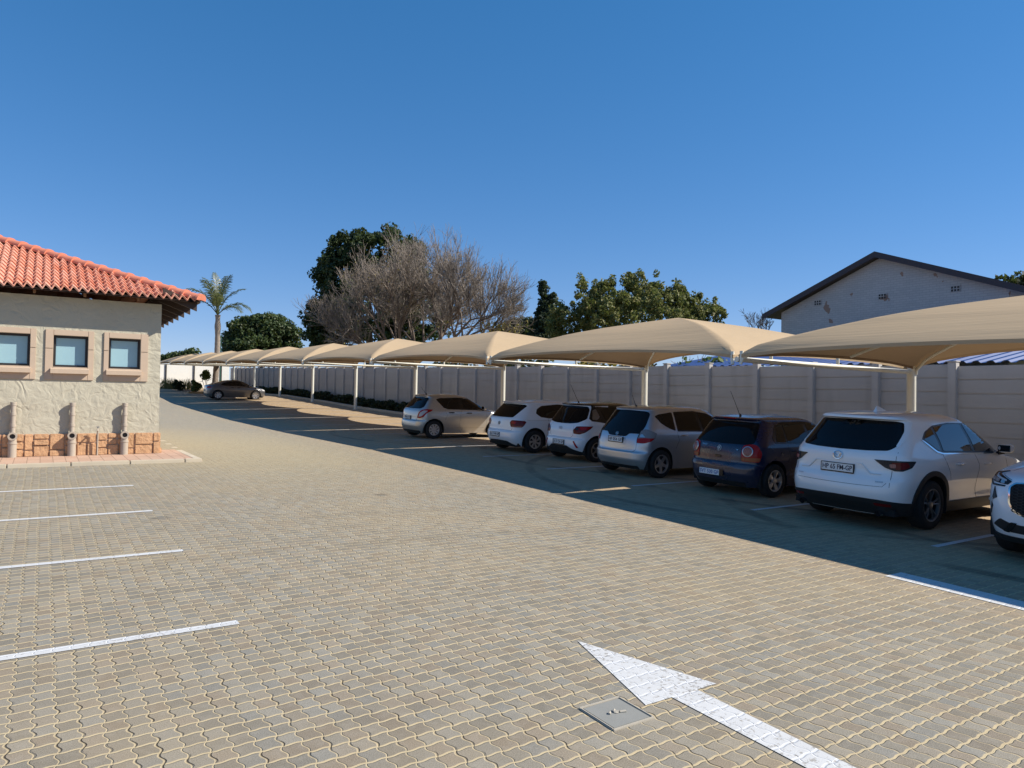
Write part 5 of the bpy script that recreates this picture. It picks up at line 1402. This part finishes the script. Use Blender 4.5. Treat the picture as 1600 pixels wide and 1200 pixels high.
mb = MB(); mb.add([(1.02, -.03, 1.655), (1.02, .03, 1.655), (1.30, -.025, 1.672), (1.30, .025, 1.672), (1.05, 0, 1.745), (1.10, 0, 1.742), (1.3, 0, 1.685)], [(0, 4, 1), (0, 2, 6, 5, 4), (1, 4, 5, 6, 3), (2, 3, 6)]); mb.build('fin_aerial', M['p_white'], c.r)
for sg in (-1, 1):
    mb = MB(); mb.tube([(.12, sg*.60, .25), (.40, sg*.60, .26)], .042, 14, caps=False); mb.build('exhaust_pipe', M['chrome'], c.r, smooth=60)
c.patch('headlight', [('s', 4.05, .90), ('f', .70, .86), ('f', .52, .80), ('f', .60, .75), ('s', 4.22, .80)], M['lens_clear'], .01, front=True, r=.02)
c.cpatch('grille', [('f', 0, .82), ('f', .5, .80), ('f', .46, .55), ('f', 0, .48)], M['gloss_black'], .008, front=True)
def hatch(L, W, H, xr, cowl, wheels, rw, arch, xm=None, roofz=None, **kw):
    xm = xm or .42*L; xs = xr[-1][1]; zs = xr[-1][0]
    def up(f): return zs+(H-zs)*f
    d = dict(L=L, W=W, H=H, z0=.18, rw=rw, arch=arch, wheels=wheels,
      xr=xr+[(up(.5), xs+.30), (up(.8), xs+.62), (up(.95), xm-.25), (H, xm)],
      xf=[(.13*H, L-.12), (.25*H, L-.02), (.40*H, L), (.50*H, L-.06), (.57*H, L-.26), (.625*H, cowl+.30), (.665*H, cowl+.02), (.74*H, cowl-.22), (.86*H, cowl-.60), (.94*H, cowl-.90), (.975*H, cowl-1.14), (.992*H, cowl-1.34), (H, xm+.05)],
      w=[(a*H, b*W/2) for a, b in ((.12, .90), (.22, .945), (.36, .985), (.50, 1.0), (.60, .985), (.665, .95), (.74, .895), (.86, .80), (.925, .735), (.955, .665), (.978, .54), (.992, .36), (1, .1))],
      rr=[(.2, .26), (.6, .30), (.65*H, .28), (.9*H, .22), (H, .18)], rf=[(.2, .45), (.5*H, .5), (.62*H, .55), (.75*H, .40), (H, .18)],
      br=[(.2, .08), (.6, .10), (.9*H, .08), (H, .03)], bf=[(.2, .20), (.6*H, .22), (.75*H, .20), (H, .05)], tr=.05, tf=.08)
    d.update(kw); return d
def dlo_windows(c, trim, panes, g=None, trim_m=None):
    c.patch('window_trim', trim, trim_m or M['gloss_black'], .003, r=.03)
    for p in panes: c.patch('side_window', p, g or M['glass'], .007, r=.025)
def front_end(c, zh, zg):
    L = c.d['L']; W = c.d['W']/2; zw = c.d['H']
    c.patch('headlight', [('s', L-.50, zh+.10), ('f', W*.72, zh+.06), ('f', W*.55, zh), ('f', W*.60, zh-.08), ('s', L-.34, zh-.04)], M['lens_clear'], .008, front=True, r=.02)
    c.cpatch('grille', [('f', 0, zg+.06), ('f', W*.5, zg+.06), ('f', W*.45, zg-.12), ('f', 0, zg-.14)], M['gloss_black'], .006, front=True)
    c.cpatch('windscreen', [('f', 0, zw*.935), ('f', W*.62, zw*.915), ('f', W*.80, zw*.72), ('f', 0, zw*.70)], c.gl, .005, r=.05, front=True)

# .......... dark blue hatchback with round lamps
d = hatch(3.92, 1.65, 1.465, [(.18, .14), (.30, .05), (.42, .0), (.56, .0), (.60, .045), (.75, .055), (.90, .085), (.97, .12), (1.10, .21), (1.25, .325), (1.345, .395), (1.37, .385), (1.385, .34), (1.405, .37)], 2.98, (.64, 3.10), .305, .365)
c = Car('blue_hatchback', 'dark blue hatchback with round inner tail lamps between the silver hatchback and white SUV', d, M['p_blue'], gpos(9.37, 8.05)); c.gl = M['glass_green']; c.body()
dlo_windows(c, [('s', .66, .97), ('s', .62, 1.06), ('s', .80, 1.30), ('s', 1.0, 1.345), ('s', 1.6, 1.365), ('s', 2.05, 1.325), ('s', 2.92, .97), ('s', 2.90, .935), ('s', 1.5, .945)], [
  [('s', .71, 1.0), ('s', .83, 1.28), ('s', .99, 1.315), ('s', .98, .985)], [('s', 1.03, 1.322), ('s', 1.60, 1.34), ('s', 1.68, .975), ('s', 1.02, .985)], [('s', 1.70, 1.34), ('s', 2.03, 1.305), ('s', 2.72, .98), ('s', 1.77, .972)]], c.gl)
c.cpatch('rear_window', [('r', 0, 1.345), ('r', .50, 1.335), ('r', .57, 1.30), ('r', .655, .985), ('r', .60, .945), ('r', 0, .935)], M['glass_rear'], .005, r=.05)
tl = c.patch('tail_light', [('r', .50, .93), ('r', .63, .955), ('s', .26, .935), ('s', .30, .80), ('s', .26, .645), ('r', .49, .645), ('r', .485, .80)], M['lens_red'], .010, r=.04)
for sg, t_ in ((1, tl[0]), (-1, tl[1])):
    mx = c.orient('r', sg*.595, .825, off=.012)
    c.disc(mx, [(.098, 0), (.095, .010), (.082, .014), (.078, .008)], M['alloy'], 'lamp_ring', t_); c.disc(mx, [(.078, .006), (.06, .014), (0, .018)], M['lens_pink'], 'round_lamp', t_)
c.patch('lamp_strip', [('r', .495, .715), ('s', .27, .72), ('s', .25, .655), ('r', .50, .655)], M['lens_orange'], .014, r=.015, parent=tl)
c.cpatch('bumper', [('r', 0, .575), ('r', .62, .575), ('s', .28, .57), ('s', .285, .50), ('r', .6, .50), ('r', 0, .50)], M['p_blue'], .014, r=.015)
c.cpatch('bumper_valance', [('r', 0, .27), ('r', .55, .27), ('r', .55, .19), ('r', 0, .19)], M['cladding'], .008, r=.01)
c.seam([[('s', 1.01, .95), ('s', 1.05, .75), ('s', .99, .62)], [('s', 1.70, .94), ('s', 1.72, .28)], [('s', 2.66, .93), ('s', 2.70, .35)]])
c.seam([[('r', -.47, .94), ('r', -.47, .64), ('r', -.40, .605), ('r', .40, .605), ('r', .47, .64), ('r', .47, .94)]], both=False)
pl = c.plate(.15, .40, 'SVT 530 GP', .47, .105, border=False, off=.014, colr=mat('plate_lettering_blue', (.10, .16, .36), .5)); 
bx = MB(); bx.bbox(-.045, .045, .345, .46, 0, .01, .003); c.place(bx, 'plate_surround', M['gloss_black'], Matrix(((0, 0, -1, -.008), (-1, 0, 0, .15-.28), (0, 1, 0, 0), (0, 0, 0, 1))))
mx = c.orient('r', 0, .845, off=.004)
lg = c.disc(mx, [(.056, 0), (.052, .006), (0, .006)], M['plate'], 'badge')
c.ring(mx @ Matrix.Translation((0, 0, .005)), .045, .005, M['p_blue'], 'badge_letters', parent=lg, extra=[([(-.022, .036), (0, .006), (.022, .036)], .005), ([(-.038, .012), (-.018, -.034), (0, .0), (.018, -.034), (.038, .012)], .005)])
c.text('POLO', .036, c.orient('r', .36, .885, off=.004), 'model_lettering', M['chrome'], None, .003, 1.3); c.text('1.6', .034, c.orient('r', -.39, .845, off=.004), 'model_lettering', M['chrome'], None, .003, 1.2)
mb = MB(); mb.bbox(-.075, .075, -.022, .022, 0, .012, .006); c.place(mb, 'hatch_handle', M['gloss_black'], c.orient('r', 0, .70, off=.002))
mb = MB(); mb.bbox(-.14, .14, -.010, .010, 0, .008, .003); c.place(mb, 'brake_light', M['lens_red'], c.orient('r', 0, 1.392, off=.003))
c.handle(1.20, .83); c.handle(1.98, .80, M['p_blue']); c.mirror(2.55, .97, M['p_blue'], .19); c.wheels((5, 'wide'), M['alloy'], .195, .63); c.aerial(.62, .52, 1.0)
mb = MB(); mb.lathe([(.045, 0), (.045, .006), (0, .008)], 20, axis='y', c=(0, 0, 0)); 
o = mb.build('fuel_cap', M['p_blue'], c.r, smooth=40); o.location = (.82, -c.S.side_y(.82, .78)-.001, .78); o.rotation_euler = (0, 0, math.pi)
front_end(c, .68, .55)

# .......... silver hatchback with the tall tailgate glass
d = hatch(3.90, 1.695, 1.525, [(.18, .16), (.28, .06), (.40, .0), (.52, .0), (.56, .035), (.70, .055), (.80, .075), (.92, .12), (1.05, .20), (1.20, .30), (1.36, .405), (1.425, .44), (1.445, .40), (1.465, .44)], 3.25, (.63, 3.13), .30, .362, tr=.07)
c = Car('silver_hatchback', 'silver hatchback with tall black tailgate glass and half clear, half red tail lamps', d, M['p_silver'], gpos(9.34, 10.57)); c.gl = M['glass']; c.body()
for tri in ([('s', .56, 1.305), ('s', .66, 1.345), ('s', 1.08, 1.395), ('s', 1.06, .995), ('s', .86, 1.06), ('s', .68, 1.16)],):
    c.patch('window_trim', tri, M['gloss_black'], .003, r=.05); c.patch('side_window', [('s', .60, 1.305), ('s', .68, 1.33), ('s', 1.05, 1.375), ('s', 1.035, 1.025), ('s', .87, 1.08), ('s', .70, 1.175)], M['glass'], .007, r=.05)
dlo_windows(c, [('s', 1.13, 1.40), ('s', 1.75, 1.42), ('s', 2.15, 1.37), ('s', 3.10, 1.0), ('s', 3.10, .955), ('s', 1.11, .985)], [
  [('s', 1.16, 1.375), ('s', 1.74, 1.395), ('s', 1.84, .995), ('s', 1.14, 1.012)], [('s', 1.87, 1.39), ('s', 2.14, 1.345), ('s', 2.75, 1.10), ('s', 2.78, .985), ('s', 1.93, .992)]])
c.cpatch('rear_window', [('r', 0, 1.415), ('r', .48, 1.40), ('r', .57, 1.36), ('r', .63, 1.10), ('r', .62, .93), ('r', .34, .925), ('r', .27, .855), ('r', 0, .85)], M['glass_rear'], .006, r=.05)
tl = c.patch('tail_light', [('r', .605, .985), ('r', .66, 1.03), ('s', .34, 1.02), ('s', .50, .945), ('s', .43, .84), ('s', .26, .76), ('s', .20, .735), ('r', .59, .735), ('r', .585, .80)], M['lens_grey'], .012, r=.025)
c.patch('lamp_rim', [('r', .598, .985), ('r', .612, .99), ('r', .60, .80), ('r', .605, .74), ('r', .592, .74), ('r', .585, .80)], M['gloss_black'], .014, r=0, parent=tl)
c.patch('red_lens', [('r', .592, .835), ('s', .24, .85), ('s', .42, .845), ('s', .34, .785), ('s', .22, .74), ('r', .60, .742)], M['lens_red'], .016, r=.02, parent=tl)
c.patch('lamp_core', [('r', .63, .92), ('s', .22, .925), ('s', .24, .865), ('r', .63, .86)], M['alloy'], .016, r=.02, parent=tl)
c.seam([[('r', -.60, .93), ('r', -.585, .60), ('r', -.52, .545), ('r', .52, .545), ('r', .585, .60), ('r', .60, .93)]], both=False)
c.cpatch('plate_recess', [('r', 0, .845), ('r', .27, .845), ('r', .30, .70), ('r', .26, .68), ('r', 0, .675)], M['p_silver'], .006, r=.02)
c.seam([[('s', 1.10, .98), ('s', 1.14, .80), ('s', 1.05, .62)], [('s', 1.88, .97), ('s', 1.93, .80), ('s', 1.93, .27)], [('s', 2.84, .96), ('s', 2.86, .35)]])
c.plate(0, .775, 'HF 054 GP', .44, .105, off=.020)
mx = c.orient('r', 0, .90, off=.008)
c.ring(mx, .040, .0045, M['chrome'], 'badge', 1.0, .92, extra=[([(-.020, .026), (-.014, -.026)], .006), ([(.020, .026), (.014, -.026)], .006), ([(-.015, 0), (.015, 0)], .005)])
c.cpatch('bumper_valance', [('r', 0, .25), ('r', .60, .25), ('r', .60, .19), ('r', 0, .19)], M['cladding'], .008, r=.01)
c.handle(1.28, .90, M['chrome']); c.handle(2.02, .87, M['chrome']); c.mirror(2.72, 1.0, M['p_silver'], .19); c.wheels((5, 'star'), M['alloy'], .185, .66); c.aerial(.62, .26, 1.1)
front_end(c, .72, .58)
for sg in (-1, 1):
    mb = MB(); P = []
    for x in np.linspace(.75, 2.1, 14):
        z = max(z for z in np.linspace(1.3, c.S.H-.001, 80) if c.S.w(z) > .565 and c.S.xr(z) < x)
        P.append((x, sg*.56, z+.004))
    mb.tube(P, .007, 6); mb.build('roof_strip', M['chrome'], c.r, smooth=60)

# .......... white hatchback with black roof
d = hatch(3.80, 1.68, 1.51, [(.18, .15), (.30, .05), (.42, .0), (.56, .01), (.60, .045), (.75, .05), (.90, .085), (.98, .13), (1.10, .22), (1.25, .33), (1.39, .42), (1.42, .40), (1.435, .36), (1.455, .40)], 2.95, (.60, 3.05), .305, .368, tr=.06)
c = Car('white_hatchback', 'white hatchback with a black roof and slanted red bumper reflectors', d, M['p_white2'], gpos(9.94, 13.13)); c.gl = M['glass']; c.body(roof_from=1.405, roof_mat=M['p_black'])
dlo_windows(c, [('s', .45, 1.03), ('s', .40, 1.09), ('s', .55, 1.415), ('s', 1.6, 1.43), ('s', 2.05, 1.37), ('s', 2.88, .985), ('s', 2.88, .945), ('s', 1.0, .96), ('s', .72, 1.0)], [
  [('s', .88, 1.09), ('s', .80, 1.30), ('s', 1.0, 1.36), ('s', 1.55, 1.38), ('s', 1.63, .99), ('s', 1.0, 1.0)], [('s', 1.68, 1.375), ('s', 2.03, 1.33), ('s', 2.65, .985), ('s', 1.74, .985)]])
c.patch('pillar_panel', [('s', .47, 1.07), ('s', .56, 1.30), ('s', .66, 1.33), ('s', .72, 1.13), ('s', .62, 1.06)], M['alloy_mid'], .009, r=.03)
c.cpatch('rear_window', [('r', 0, 1.40), ('r', .52, 1.39), ('r', .60, 1.30), ('r', .68, 1.08), ('r', .55, .98), ('r', .3, .95), ('r', 0, .945)], M['glass_rear'], .006, r=.04)
tl = c.patch('tail_light', [('r', .48, .80), ('r', .56, .89), ('r', .66, .90), ('s', .46, .905), ('s', .36, .83), ('s', .24, .745), ('r', .66, .70), ('r', .50, .71)], M['lens_dark'], .012, r=.02)
c.patch('red_lens', [('r', .64, .885), ('s', .42, .895), ('s', .30, .82), ('r', .68, .80)], M['lens_red'], .016, r=.02, parent=tl)
c.patch('lamp_core', [('r', .51, .80), ('r', .57, .86), ('r', .63, .86), ('r', .61, .80)], M['lens_smoke'], .016, r=.015, parent=tl)
c.patch('rear_reflector', [('r', .52, .52), ('r', .555, .53), ('r', .66, .37), ('r', .615, .36)], M['lens_red'], .008, r=.01)
c.cpatch('lower_bumper', [('r', 0, .40), ('r', .30, .40), ('r', .46, .33), ('s', .33, .235), ('s', .33, .185), ('r', 0, .19)], M['cladding'], .010, r=.01)
c.seam([[('r', -.47, .90), ('r', -.47, .66), ('r', -.40, .60), ('r', .40, .60), ('r', .47, .66), ('r', .47, .90)]], both=False)
c.seam([[('s', .93, .95), ('s', .97, .78), ('s', .90, .62)], [('s', 1.68, .95), ('s', 1.70, .27)], [('s', 2.65, .94), ('s', 2.68, .35)]])
c.plate(0, .475, 'JX 37 CN GP', .44, .105, off=.012)
mx = c.orient('r', 0, .83, off=.005); c.ring(mx, .045, .004, M['alloy'], 'badge', 1.35, .8, extra=[([(-.026, -.024), (-.010, .026)], .005), ([(.010, -.026), (.026, .024)], .005), ([(-.018, .002), (.018, -.002)], .005)])
c.handle(1.22, .87); c.handle(1.98, .85); c.mirror(2.50, .98, M['p_black'], .19); c.wheels((5, 'y'), M['alloy_mid'], .185, .64); c.aerial(.60, .50, 1.02)
front_end(c, .70, .56)

# .......... second white hatchback, all white
d = hatch(4.05, 1.75, 1.46, [(.18, .16), (.30, .05), (.44, .0), (.56, .005), (.62, .05), (.78, .06), (.93, .08), (.98, .12), (1.10, .24), (1.24, .37), (1.34, .455), (1.365, .44), (1.38, .39), (1.40, .43)], 3.08, (.71, 3.26), .32, .385, tr=.06)
c = Car('white_hatchback', 'all white hatchback with squarish dark red tail lamps, right of the champagne hatchback', d, M['p_white2'], gpos(9.69, 15.38)); c.gl = M['glass']; c.body()
dlo_windows(c, [('s', .78, 1.10), ('s', .84, 1.22), ('s', 1.02, 1.31), ('s', 1.6, 1.355), ('s', 2.1, 1.315), ('s', 3.0, .98), ('s', 3.0, .945), ('s', 1.2, .965), ('s', .92, 1.0)], [
  [('s', .83, 1.11), ('s', .88, 1.20), ('s', 1.04, 1.285), ('s', 1.66, 1.33), ('s', 1.74, .985), ('s', 1.2, .992), ('s', .95, 1.03)], [('s', 1.77, 1.325), ('s', 2.08, 1.29), ('s', 2.80, .985), ('s', 1.83, .98)]])
c.cpatch('rear_window', [('r', 0, 1.345), ('r', .55, 1.335), ('r', .62, 1.30), ('r', .60, 1.17), ('r', .54, .985), ('r', .45, .975), ('r', 0, .97)], M['glass_rear'], .005, r=.03)
tl = c.patch('tail_light', [('r', .49, .84), ('r', .56, .905), ('r', .70, .905), ('s', .37, .895), ('s', .41, .86), ('s', .32, .745), ('s', .28, .715), ('r', .56, .715), ('r', .53, .75)], M['lens_dark'], .012, r=.02)
c.patch('red_lens', [('r', .56, .875), ('r', .70, .87), ('r', .69, .81), ('r', .56, .80)], M['lens_red'], .015, r=.02, parent=tl)
c.patch('lamp_strip', [('r', .57, .745), ('s', .28, .75), ('s', .27, .725), ('r', .58, .728)], M['lens_pink'], .015, r=.008, parent=tl)
c.cpatch('lower_bumper', [('r', 0, .335), ('r', .42, .32), ('r', .56, .255), ('s', .25, .20), ('s', .25, .185), ('r', 0, .19)], M['cladding'], .010, r=.01)
c.seam([[('r', -.60, .70), ('r', -.56, .62), ('r', .56, .62), ('r', .60, .70)]], both=False)
c.seam([[('s', .45, .915), ('s', 2.9, .885)]], rad_=.003)
c.seam([[('s', 1.16, .96), ('s', 1.22, .80), ('s', 1.14, .65)], [('s', 1.78, .95), ('s', 1.80, .28)], [('s', 2.80, .94), ('s', 2.82, .35)]])
c.plate(.12, .485, 'KL 21 WB GP', .46, .105, off=.014)
mx = c.orient('r', .0, .80, off=.004); c.ring(mx, .048, .004, M['alloy_mid'], 'badge', extra=[([(-.020, .040), (0, .008), (.020, .040)], .004), ([(-.040, .016), (-.018, -.036), (0, .002), (.018, -.036), (.040, .016)], .004)])
c.handle(1.36, .855, M['gloss_black']); c.handle(2.08, .84, M['gloss_black']); c.mirror(2.62, .97, M['p_white2'], .19); c.wheels((7, 'cover'), M['alloy'], .195, .60, M['underbody'])
front_end(c, .70, .55)

# .......... champagne hatchback with large curved lamps
d = hatch(3.85, 1.695, 1.51, [(.18, .15), (.30, .05), (.44, .0), (.58, .01), (.64, .05), (.80, .06), (.93, .08), (1.0, .12), (1.12, .22), (1.26, .33), (1.395, .43), (1.42, .42), (1.44, .40), (1.46, .45)], 2.90, (.62, 3.05), .31, .375, tr=.07, bulge=[(.62, .62, .5, .28, .02), (3.05, .62, .5, .28, .02)])
c = Car('champagne_hatchback', 'champagne silver hatchback parked with sun on its bonnet, left of the white cars', d, M['p_champ'], gpos(9.41, 20.15)); c.gl = M['glass']; c.body()
c.patch('window_trim', [('s', .74, 1.335), ('s', .90, 1.375), ('s', 1.6, 1.40), ('s', 2.22, 1.36), ('s', 2.86, 1.0), ('s', 2.86, .965), ('s', 1.15, 1.0), ('s', .98, 1.05)], M['gloss_black'], .003, r=.03)
c.patch('side_window', [('s', .79, 1.325), ('s', .92, 1.352), ('s', 1.56, 1.375), ('s', 1.60, 1.015), ('s', 1.15, 1.025), ('s', 1.0, 1.075)], M['glass'], .007, r=.02)
c.patch('side_window', [('s', 1.74, 1.372), ('s', 2.20, 1.335), ('s', 2.70, 1.02), ('s', 2.68, .995), ('s', 1.76, 1.01)], M['glass'], .007, r=.02)
c.cpatch('rear_window', [('r', 0, 1.40), ('r', .50, 1.39), ('r', .57, 1.35), ('r', .66, 1.06), ('r', .58, 1.015), ('r', 0, 1.0)], M['glass_rear'], .005, r=.04)
c.patch('windscreen_pillar', [('s', 2.24, 1.37), ('s', 2.40, 1.37), ('s', 3.02, .985), ('s', 2.90, .985)], M['gloss_black'], .004, r=.01)
tl = c.patch('tail_light', [('r', .56, .70), ('r', .60, .86), ('r', .68, .97), ('s', .36, 1.0), ('s', .58, .985), ('s', .50, .93), ('s', .34, .87), ('s', .24, .73), ('r', .66, .69)], M['lens_red'], .012, r=.03)
c.patch('lamp_core', [('r', .62, .74), ('r', .66, .88), ('s', .26, .95), ('s', .38, .945), ('s', .28, .86), ('r', .71, .76)], M['lens_clear'], .016, r=.02, parent=tl)
c.cpatch('bumper_valance', [('r', 0, .28), ('r', .62, .28), ('s', .20, .24), ('r', .6, .19), ('r', 0, .19)], M['cladding'], .008, r=.01)
c.seam([[('r', -.55, .72), ('r', -.52, .60), ('r', .52, .60), ('r', .55, .72)]], both=False)
c.seam([[('s', 1.05, 1.0), ('s', 1.10, .80), ('s', 1.02, .64)], [('s', 1.68, .98), ('s', 1.70, .28)], [('s', 2.70, .96), ('s', 2.72, .35)]]); c.seam([[('s', 1.1, .36), ('s', 2.6, .36)]], rad_=.003)
c.plate(.06, .70, 'DB 48 XR GP', .44, .105, off=.016)
c.handle(1.27, .885, M['gloss_black']); c.handle(1.96, .87, M['gloss_black']); c.mirror(2.46, 1.0, M['p_champ'], .20); c.wheels((9, 'cover'), M['alloy'], .185, .62, M['underbody']); c.aerial(.68, .30, .85)
for sg in (-1, 1):
    mb = MB(); mb.bbox(.93, .945, sg*.74-.07, sg*.74+.07, .10, .30, .004); mb.build('mud_flap', M['cladding'], c.r)
front_end(c, .72, .55)

# .......... grey car far down the row
d = hatch(4.25, 1.77, 1.46, [(.18, .18), (.30, .06), (.45, .0), (.62, .0), (.80, .02), (.95, .05), (1.01, .12), (1.06, .30), (1.13, .55), (1.22, .85), (1.32, 1.15), (1.38, 1.36)], 3.35, (.78, 3.41), .325, .39, xm=1.95)
c = Car('grey_car', 'small distant grey-brown car parked alone far down the row', d, M['p_grey'], gpos(8.85, 50.0)); c.gl = M['glass']; c.body()
dlo_windows(c, [('s', .95, 1.06), ('s', 1.10, 1.19), ('s', 1.5, 1.315), ('s', 1.95, 1.36), ('s', 2.4, 1.325), ('s', 3.30, .99), ('s', 3.30, .965), ('s', 1.2, 1.02)], [
  [('s', 1.05, 1.075), ('s', 1.20, 1.20), ('s', 1.52, 1.295), ('s', 1.90, 1.335), ('s', 1.98, 1.02), ('s', 1.25, 1.04)], [('s', 1.98, 1.335), ('s', 2.38, 1.30), ('s', 3.10, 1.0), ('s', 2.06, 1.015)]])
c.cpatch('rear_window', [('r', 0, 1.34), ('r', .45, 1.33), ('r', .58, 1.10), ('r', .5, 1.06), ('r', 0, 1.05)], M['glass_rear'], .005, r=.03)
c.patch('tail_light', [('r', .55, .93), ('s', .30, .94), ('s', .34, .86), ('r', .56, .80)], M['lens_red'], .01, r=.02)
c.seam([[('s', 2.02, .99), ('s', 2.06, .28)], [('s', 3.0, .97), ('s', 3.0, .35)]])
c.plate(0, .66, 'GW 75 TN GP', .44, .105); c.handle(1.75, .90, M['gloss_black']); c.handle(2.20, .88, M['gloss_black']); c.mirror(2.85, .98, M['p_grey'], .19); c.wheels((7, 'wide'), M['alloy'], .20, .68)
front_end(c, .72, .55)

# .......... white SUV at the right edge, nose out
d = dict(SUV); d.update(L=4.60, W=1.88, H=1.70, wheels=(.95, 3.70), rw=.36, arch=.43,
  xf=[(.22, 4.44), (.30, 4.52), (.45, 4.58), (.60, 4.60), (.78, 4.585), (.88, 4.545), (.95, 4.46), (.99, 4.30), (1.04, 3.98), (1.09, 3.62), (1.16, 3.45), (1.4, 2.98), (1.54, 2.65), (1.62, 2.35), (1.67, 2.02), (1.69, 1.8), (1.70, 1.66)],
  xr=[(a*1.70/1.68, b) for a, b in SUV['xr']], w=[(a*1.70/1.68, b*1.02) for a, b in SUV['w']], rf=[(.2, .42), (.6, .40), (.9, .42), (1.0, .50), (1.15, .45), (1.7, .2)], bf=[(.2, .10), (.6, .14), (.9, .18), (1.1, .22), (1.7, .06)], tf=.05, bulge=[(3.70, .66, .5, .26, .02)])
for k in ('rr', 'br'): d[k] = d[k][:-1]+[(1.70, d[k][-1][1])]
d['w'][-1] = (1.70, .1)
HAV = (8.50, 2.93)
c = Car('white_suv', 'white SUV at the right edge parked nose out, showing its honeycomb grille', d, M['p_white2'], (HAV[0]+4.60*KC, HAV[1], gz(HAV[0]+2, HAV[1])), math.pi); c.gl = M['glass']; c.r.scale = (KC, KC, KC*1.06); c.body()
dlo_windows(c, [('s', .86, 1.30), ('s', 1.30, 1.50), ('s', 2.30, 1.53), ('s', 2.70, 1.44), ('s', 3.40, 1.12), ('s', 3.40, 1.07), ('s', 1.30, 1.11)], [[('s', 1.0, 1.29), ('s', 1.33, 1.475), ('s', 2.1, 1.505), ('s', 2.2, 1.12), ('s', 1.3, 1.135)], [('s', 2.2, 1.505), ('s', 2.68, 1.415), ('s', 3.25, 1.11), ('s', 2.3, 1.115)]])
c.cpatch('windscreen', [('f', 0, 1.58), ('f', .60, 1.55), ('f', .76, 1.14), ('f', .5, 1.11), ('f', 0, 1.11)], M['glass'], .005, r=.04, front=True)
c.cpatch('rear_window', [('r', 0, 1.54), ('r', .6, 1.52), ('r', .68, 1.2), ('r', 0, 1.13)], M['glass_rear'], .005, r=.04)
gr = c.cpatch('grille_surround', [('f', 0, .90), ('f', .36, .90), ('f', .52, .885), ('f', .575, .84), ('f', .565, .66), ('f', .50, .57), ('f', .34, .515), ('f', 0, .505)], M['chrome'], .010, r=.02, front=True)
gl = c.cpatch('grille', [('f', 0, .885), ('f', .36, .885), ('f', .505, .87), ('f', .55, .835), ('f', .54, .665), ('f', .485, .59), ('f', .335, .537), ('f', 0, .527)], M['underbody'], .016, r=.02, front=True)
mb = MB(); hs = .036
from math import cos as _c, sin as _s
for i in range(-9, 10):
    for j in range(0, 11):
        y = i*hs*1.5; z = .545+j*hs*.87*1.0+(hs*.435 if i % 2 else 0)
        lim = .53-(max(0, .60-z)*1.9)
        if abs(y) > lim-.02 or z > .87: continue
        pts = []
        for k in range(7):
            t = k*math.pi/3; yy = y+hs*.5*_c(t)*1.9*.98; zz_ = z+hs*.5*_s(t)*.98
            a = c.S.arc('f', yy, zz_, True); pts.append(tuple(c.S.at(a, zz_, True)+c.S.normal(a, zz_, True)*.018))
        mb.tube(pts, .0045, 5, caps=False)
mb.build('grille_mesh', M['cladding'], gl, smooth=60)
hl = c.patch('headlight', [('f', .56, .895), ('f', .66, .925), ('f', .78, .96), ('s', 4.16, .985), ('s', 4.10, .955), ('s', 4.26, .90), ('f', .80, .865), ('f', .60, .855)], M['lens_smoke'], .010, r=.012, front=True)
c.patch('lamp_strip', [('f', .62, .90), ('f', .78, .935), ('s', 4.20, .955), ('s', 4.22, .945), ('f', .78, .915), ('f', .62, .885)], M['lens_clear'], .014, r=.006, front=True, parent=hl)
for k, (a, b) in enumerate(((.66, .875), (.74, .885), (.80, .895))):
    c.patch('lamp_core', [('f', a-.025, b+.015), ('f', a+.025, b+.02), ('f', a+.025, b-.012), ('f', a-.025, b-.015)], M['alloy'], .015, r=.008, front=True, parent=hl)
c.patch('lamp_underline', [('f', .62, .845), ('f', .80, .845), ('s', 4.24, .885), ('s', 4.20, .885), ('f', .80, .825), ('f', .63, .83)], M['gloss_black'], .012, r=.006, front=True)
c.patch('side_vent', [('s', 4.40, .82), ('s', 4.47, .70), ('f', .80, .655), ('s', 4.43, .60), ('s', 4.37, .50)], M['gloss_black'], .008, r=.012, front=True)
c.patch('fog_lamp', [('s', 4.42, .69), ('f', .85, .67), ('f', .85, .645), ('s', 4.42, .645)], M['lens_clear'], .013, r=.008, front=True)
c.cpatch('lower_intake', [('f', 0, .43), ('f', .52, .435), ('f', .66, .475), ('f', .76, .395), ('f', .62, .345), ('f', 0, .33)], M['cladding'], .010, r=.015, front=True)
c.patch('intake_fin', [('f', .46, .452), ('f', .53, .455), ('f', .62, .345), ('f', .55, .340)], M['gloss_black'], .020, r=.01, front=True)
c.cpatch('lower_bumper', [('f', 0, .285), ('f', .62, .29), ('s', 4.28, .30), ('s', 4.18, .225), ('f', 0, .225)], M['cladding'], .012, r=.01, front=True)
for xw in (.95, 3.70):
    o_, i_ = .49, .427; A1 = [('s', xw+o_*math.cos(t), .36+o_*math.sin(t)) for t in np.linspace(math.pi+.26, -.26, 30)]; A2 = [('s', xw+i_*math.cos(t), .36+i_*math.sin(t)) for t in np.linspace(-.30, math.pi+.30, 30)]
    c.patch('wheel_arch', A1+A2, M['cladding'], .016, r=0, depth=.03)
c.patch('sill', [('s', 1.45, .385), ('s', 3.22, .385), ('s', 3.24, .225), ('s', 1.43, .225)], M['cladding'], .014, r=.01)
c.seam([[('f', .57, .91), ('f', .72, .955), ('s', 4.10, 1.0), ('s', 3.72, 1.06)]], front=True)
c.handle(1.75, .95); c.handle(2.65, .93); c.mirror(2.50, 1.12, M['p_white2'], .20); c.wheels((5, 'y'), M['alloy_mid'], .225, .66); c.patch('tail_light', [('r', .5, 1.0), ('s', .5, 1.0), ('s', .4, .9), ('r', .6, .9)], M['lens_red'], .01)
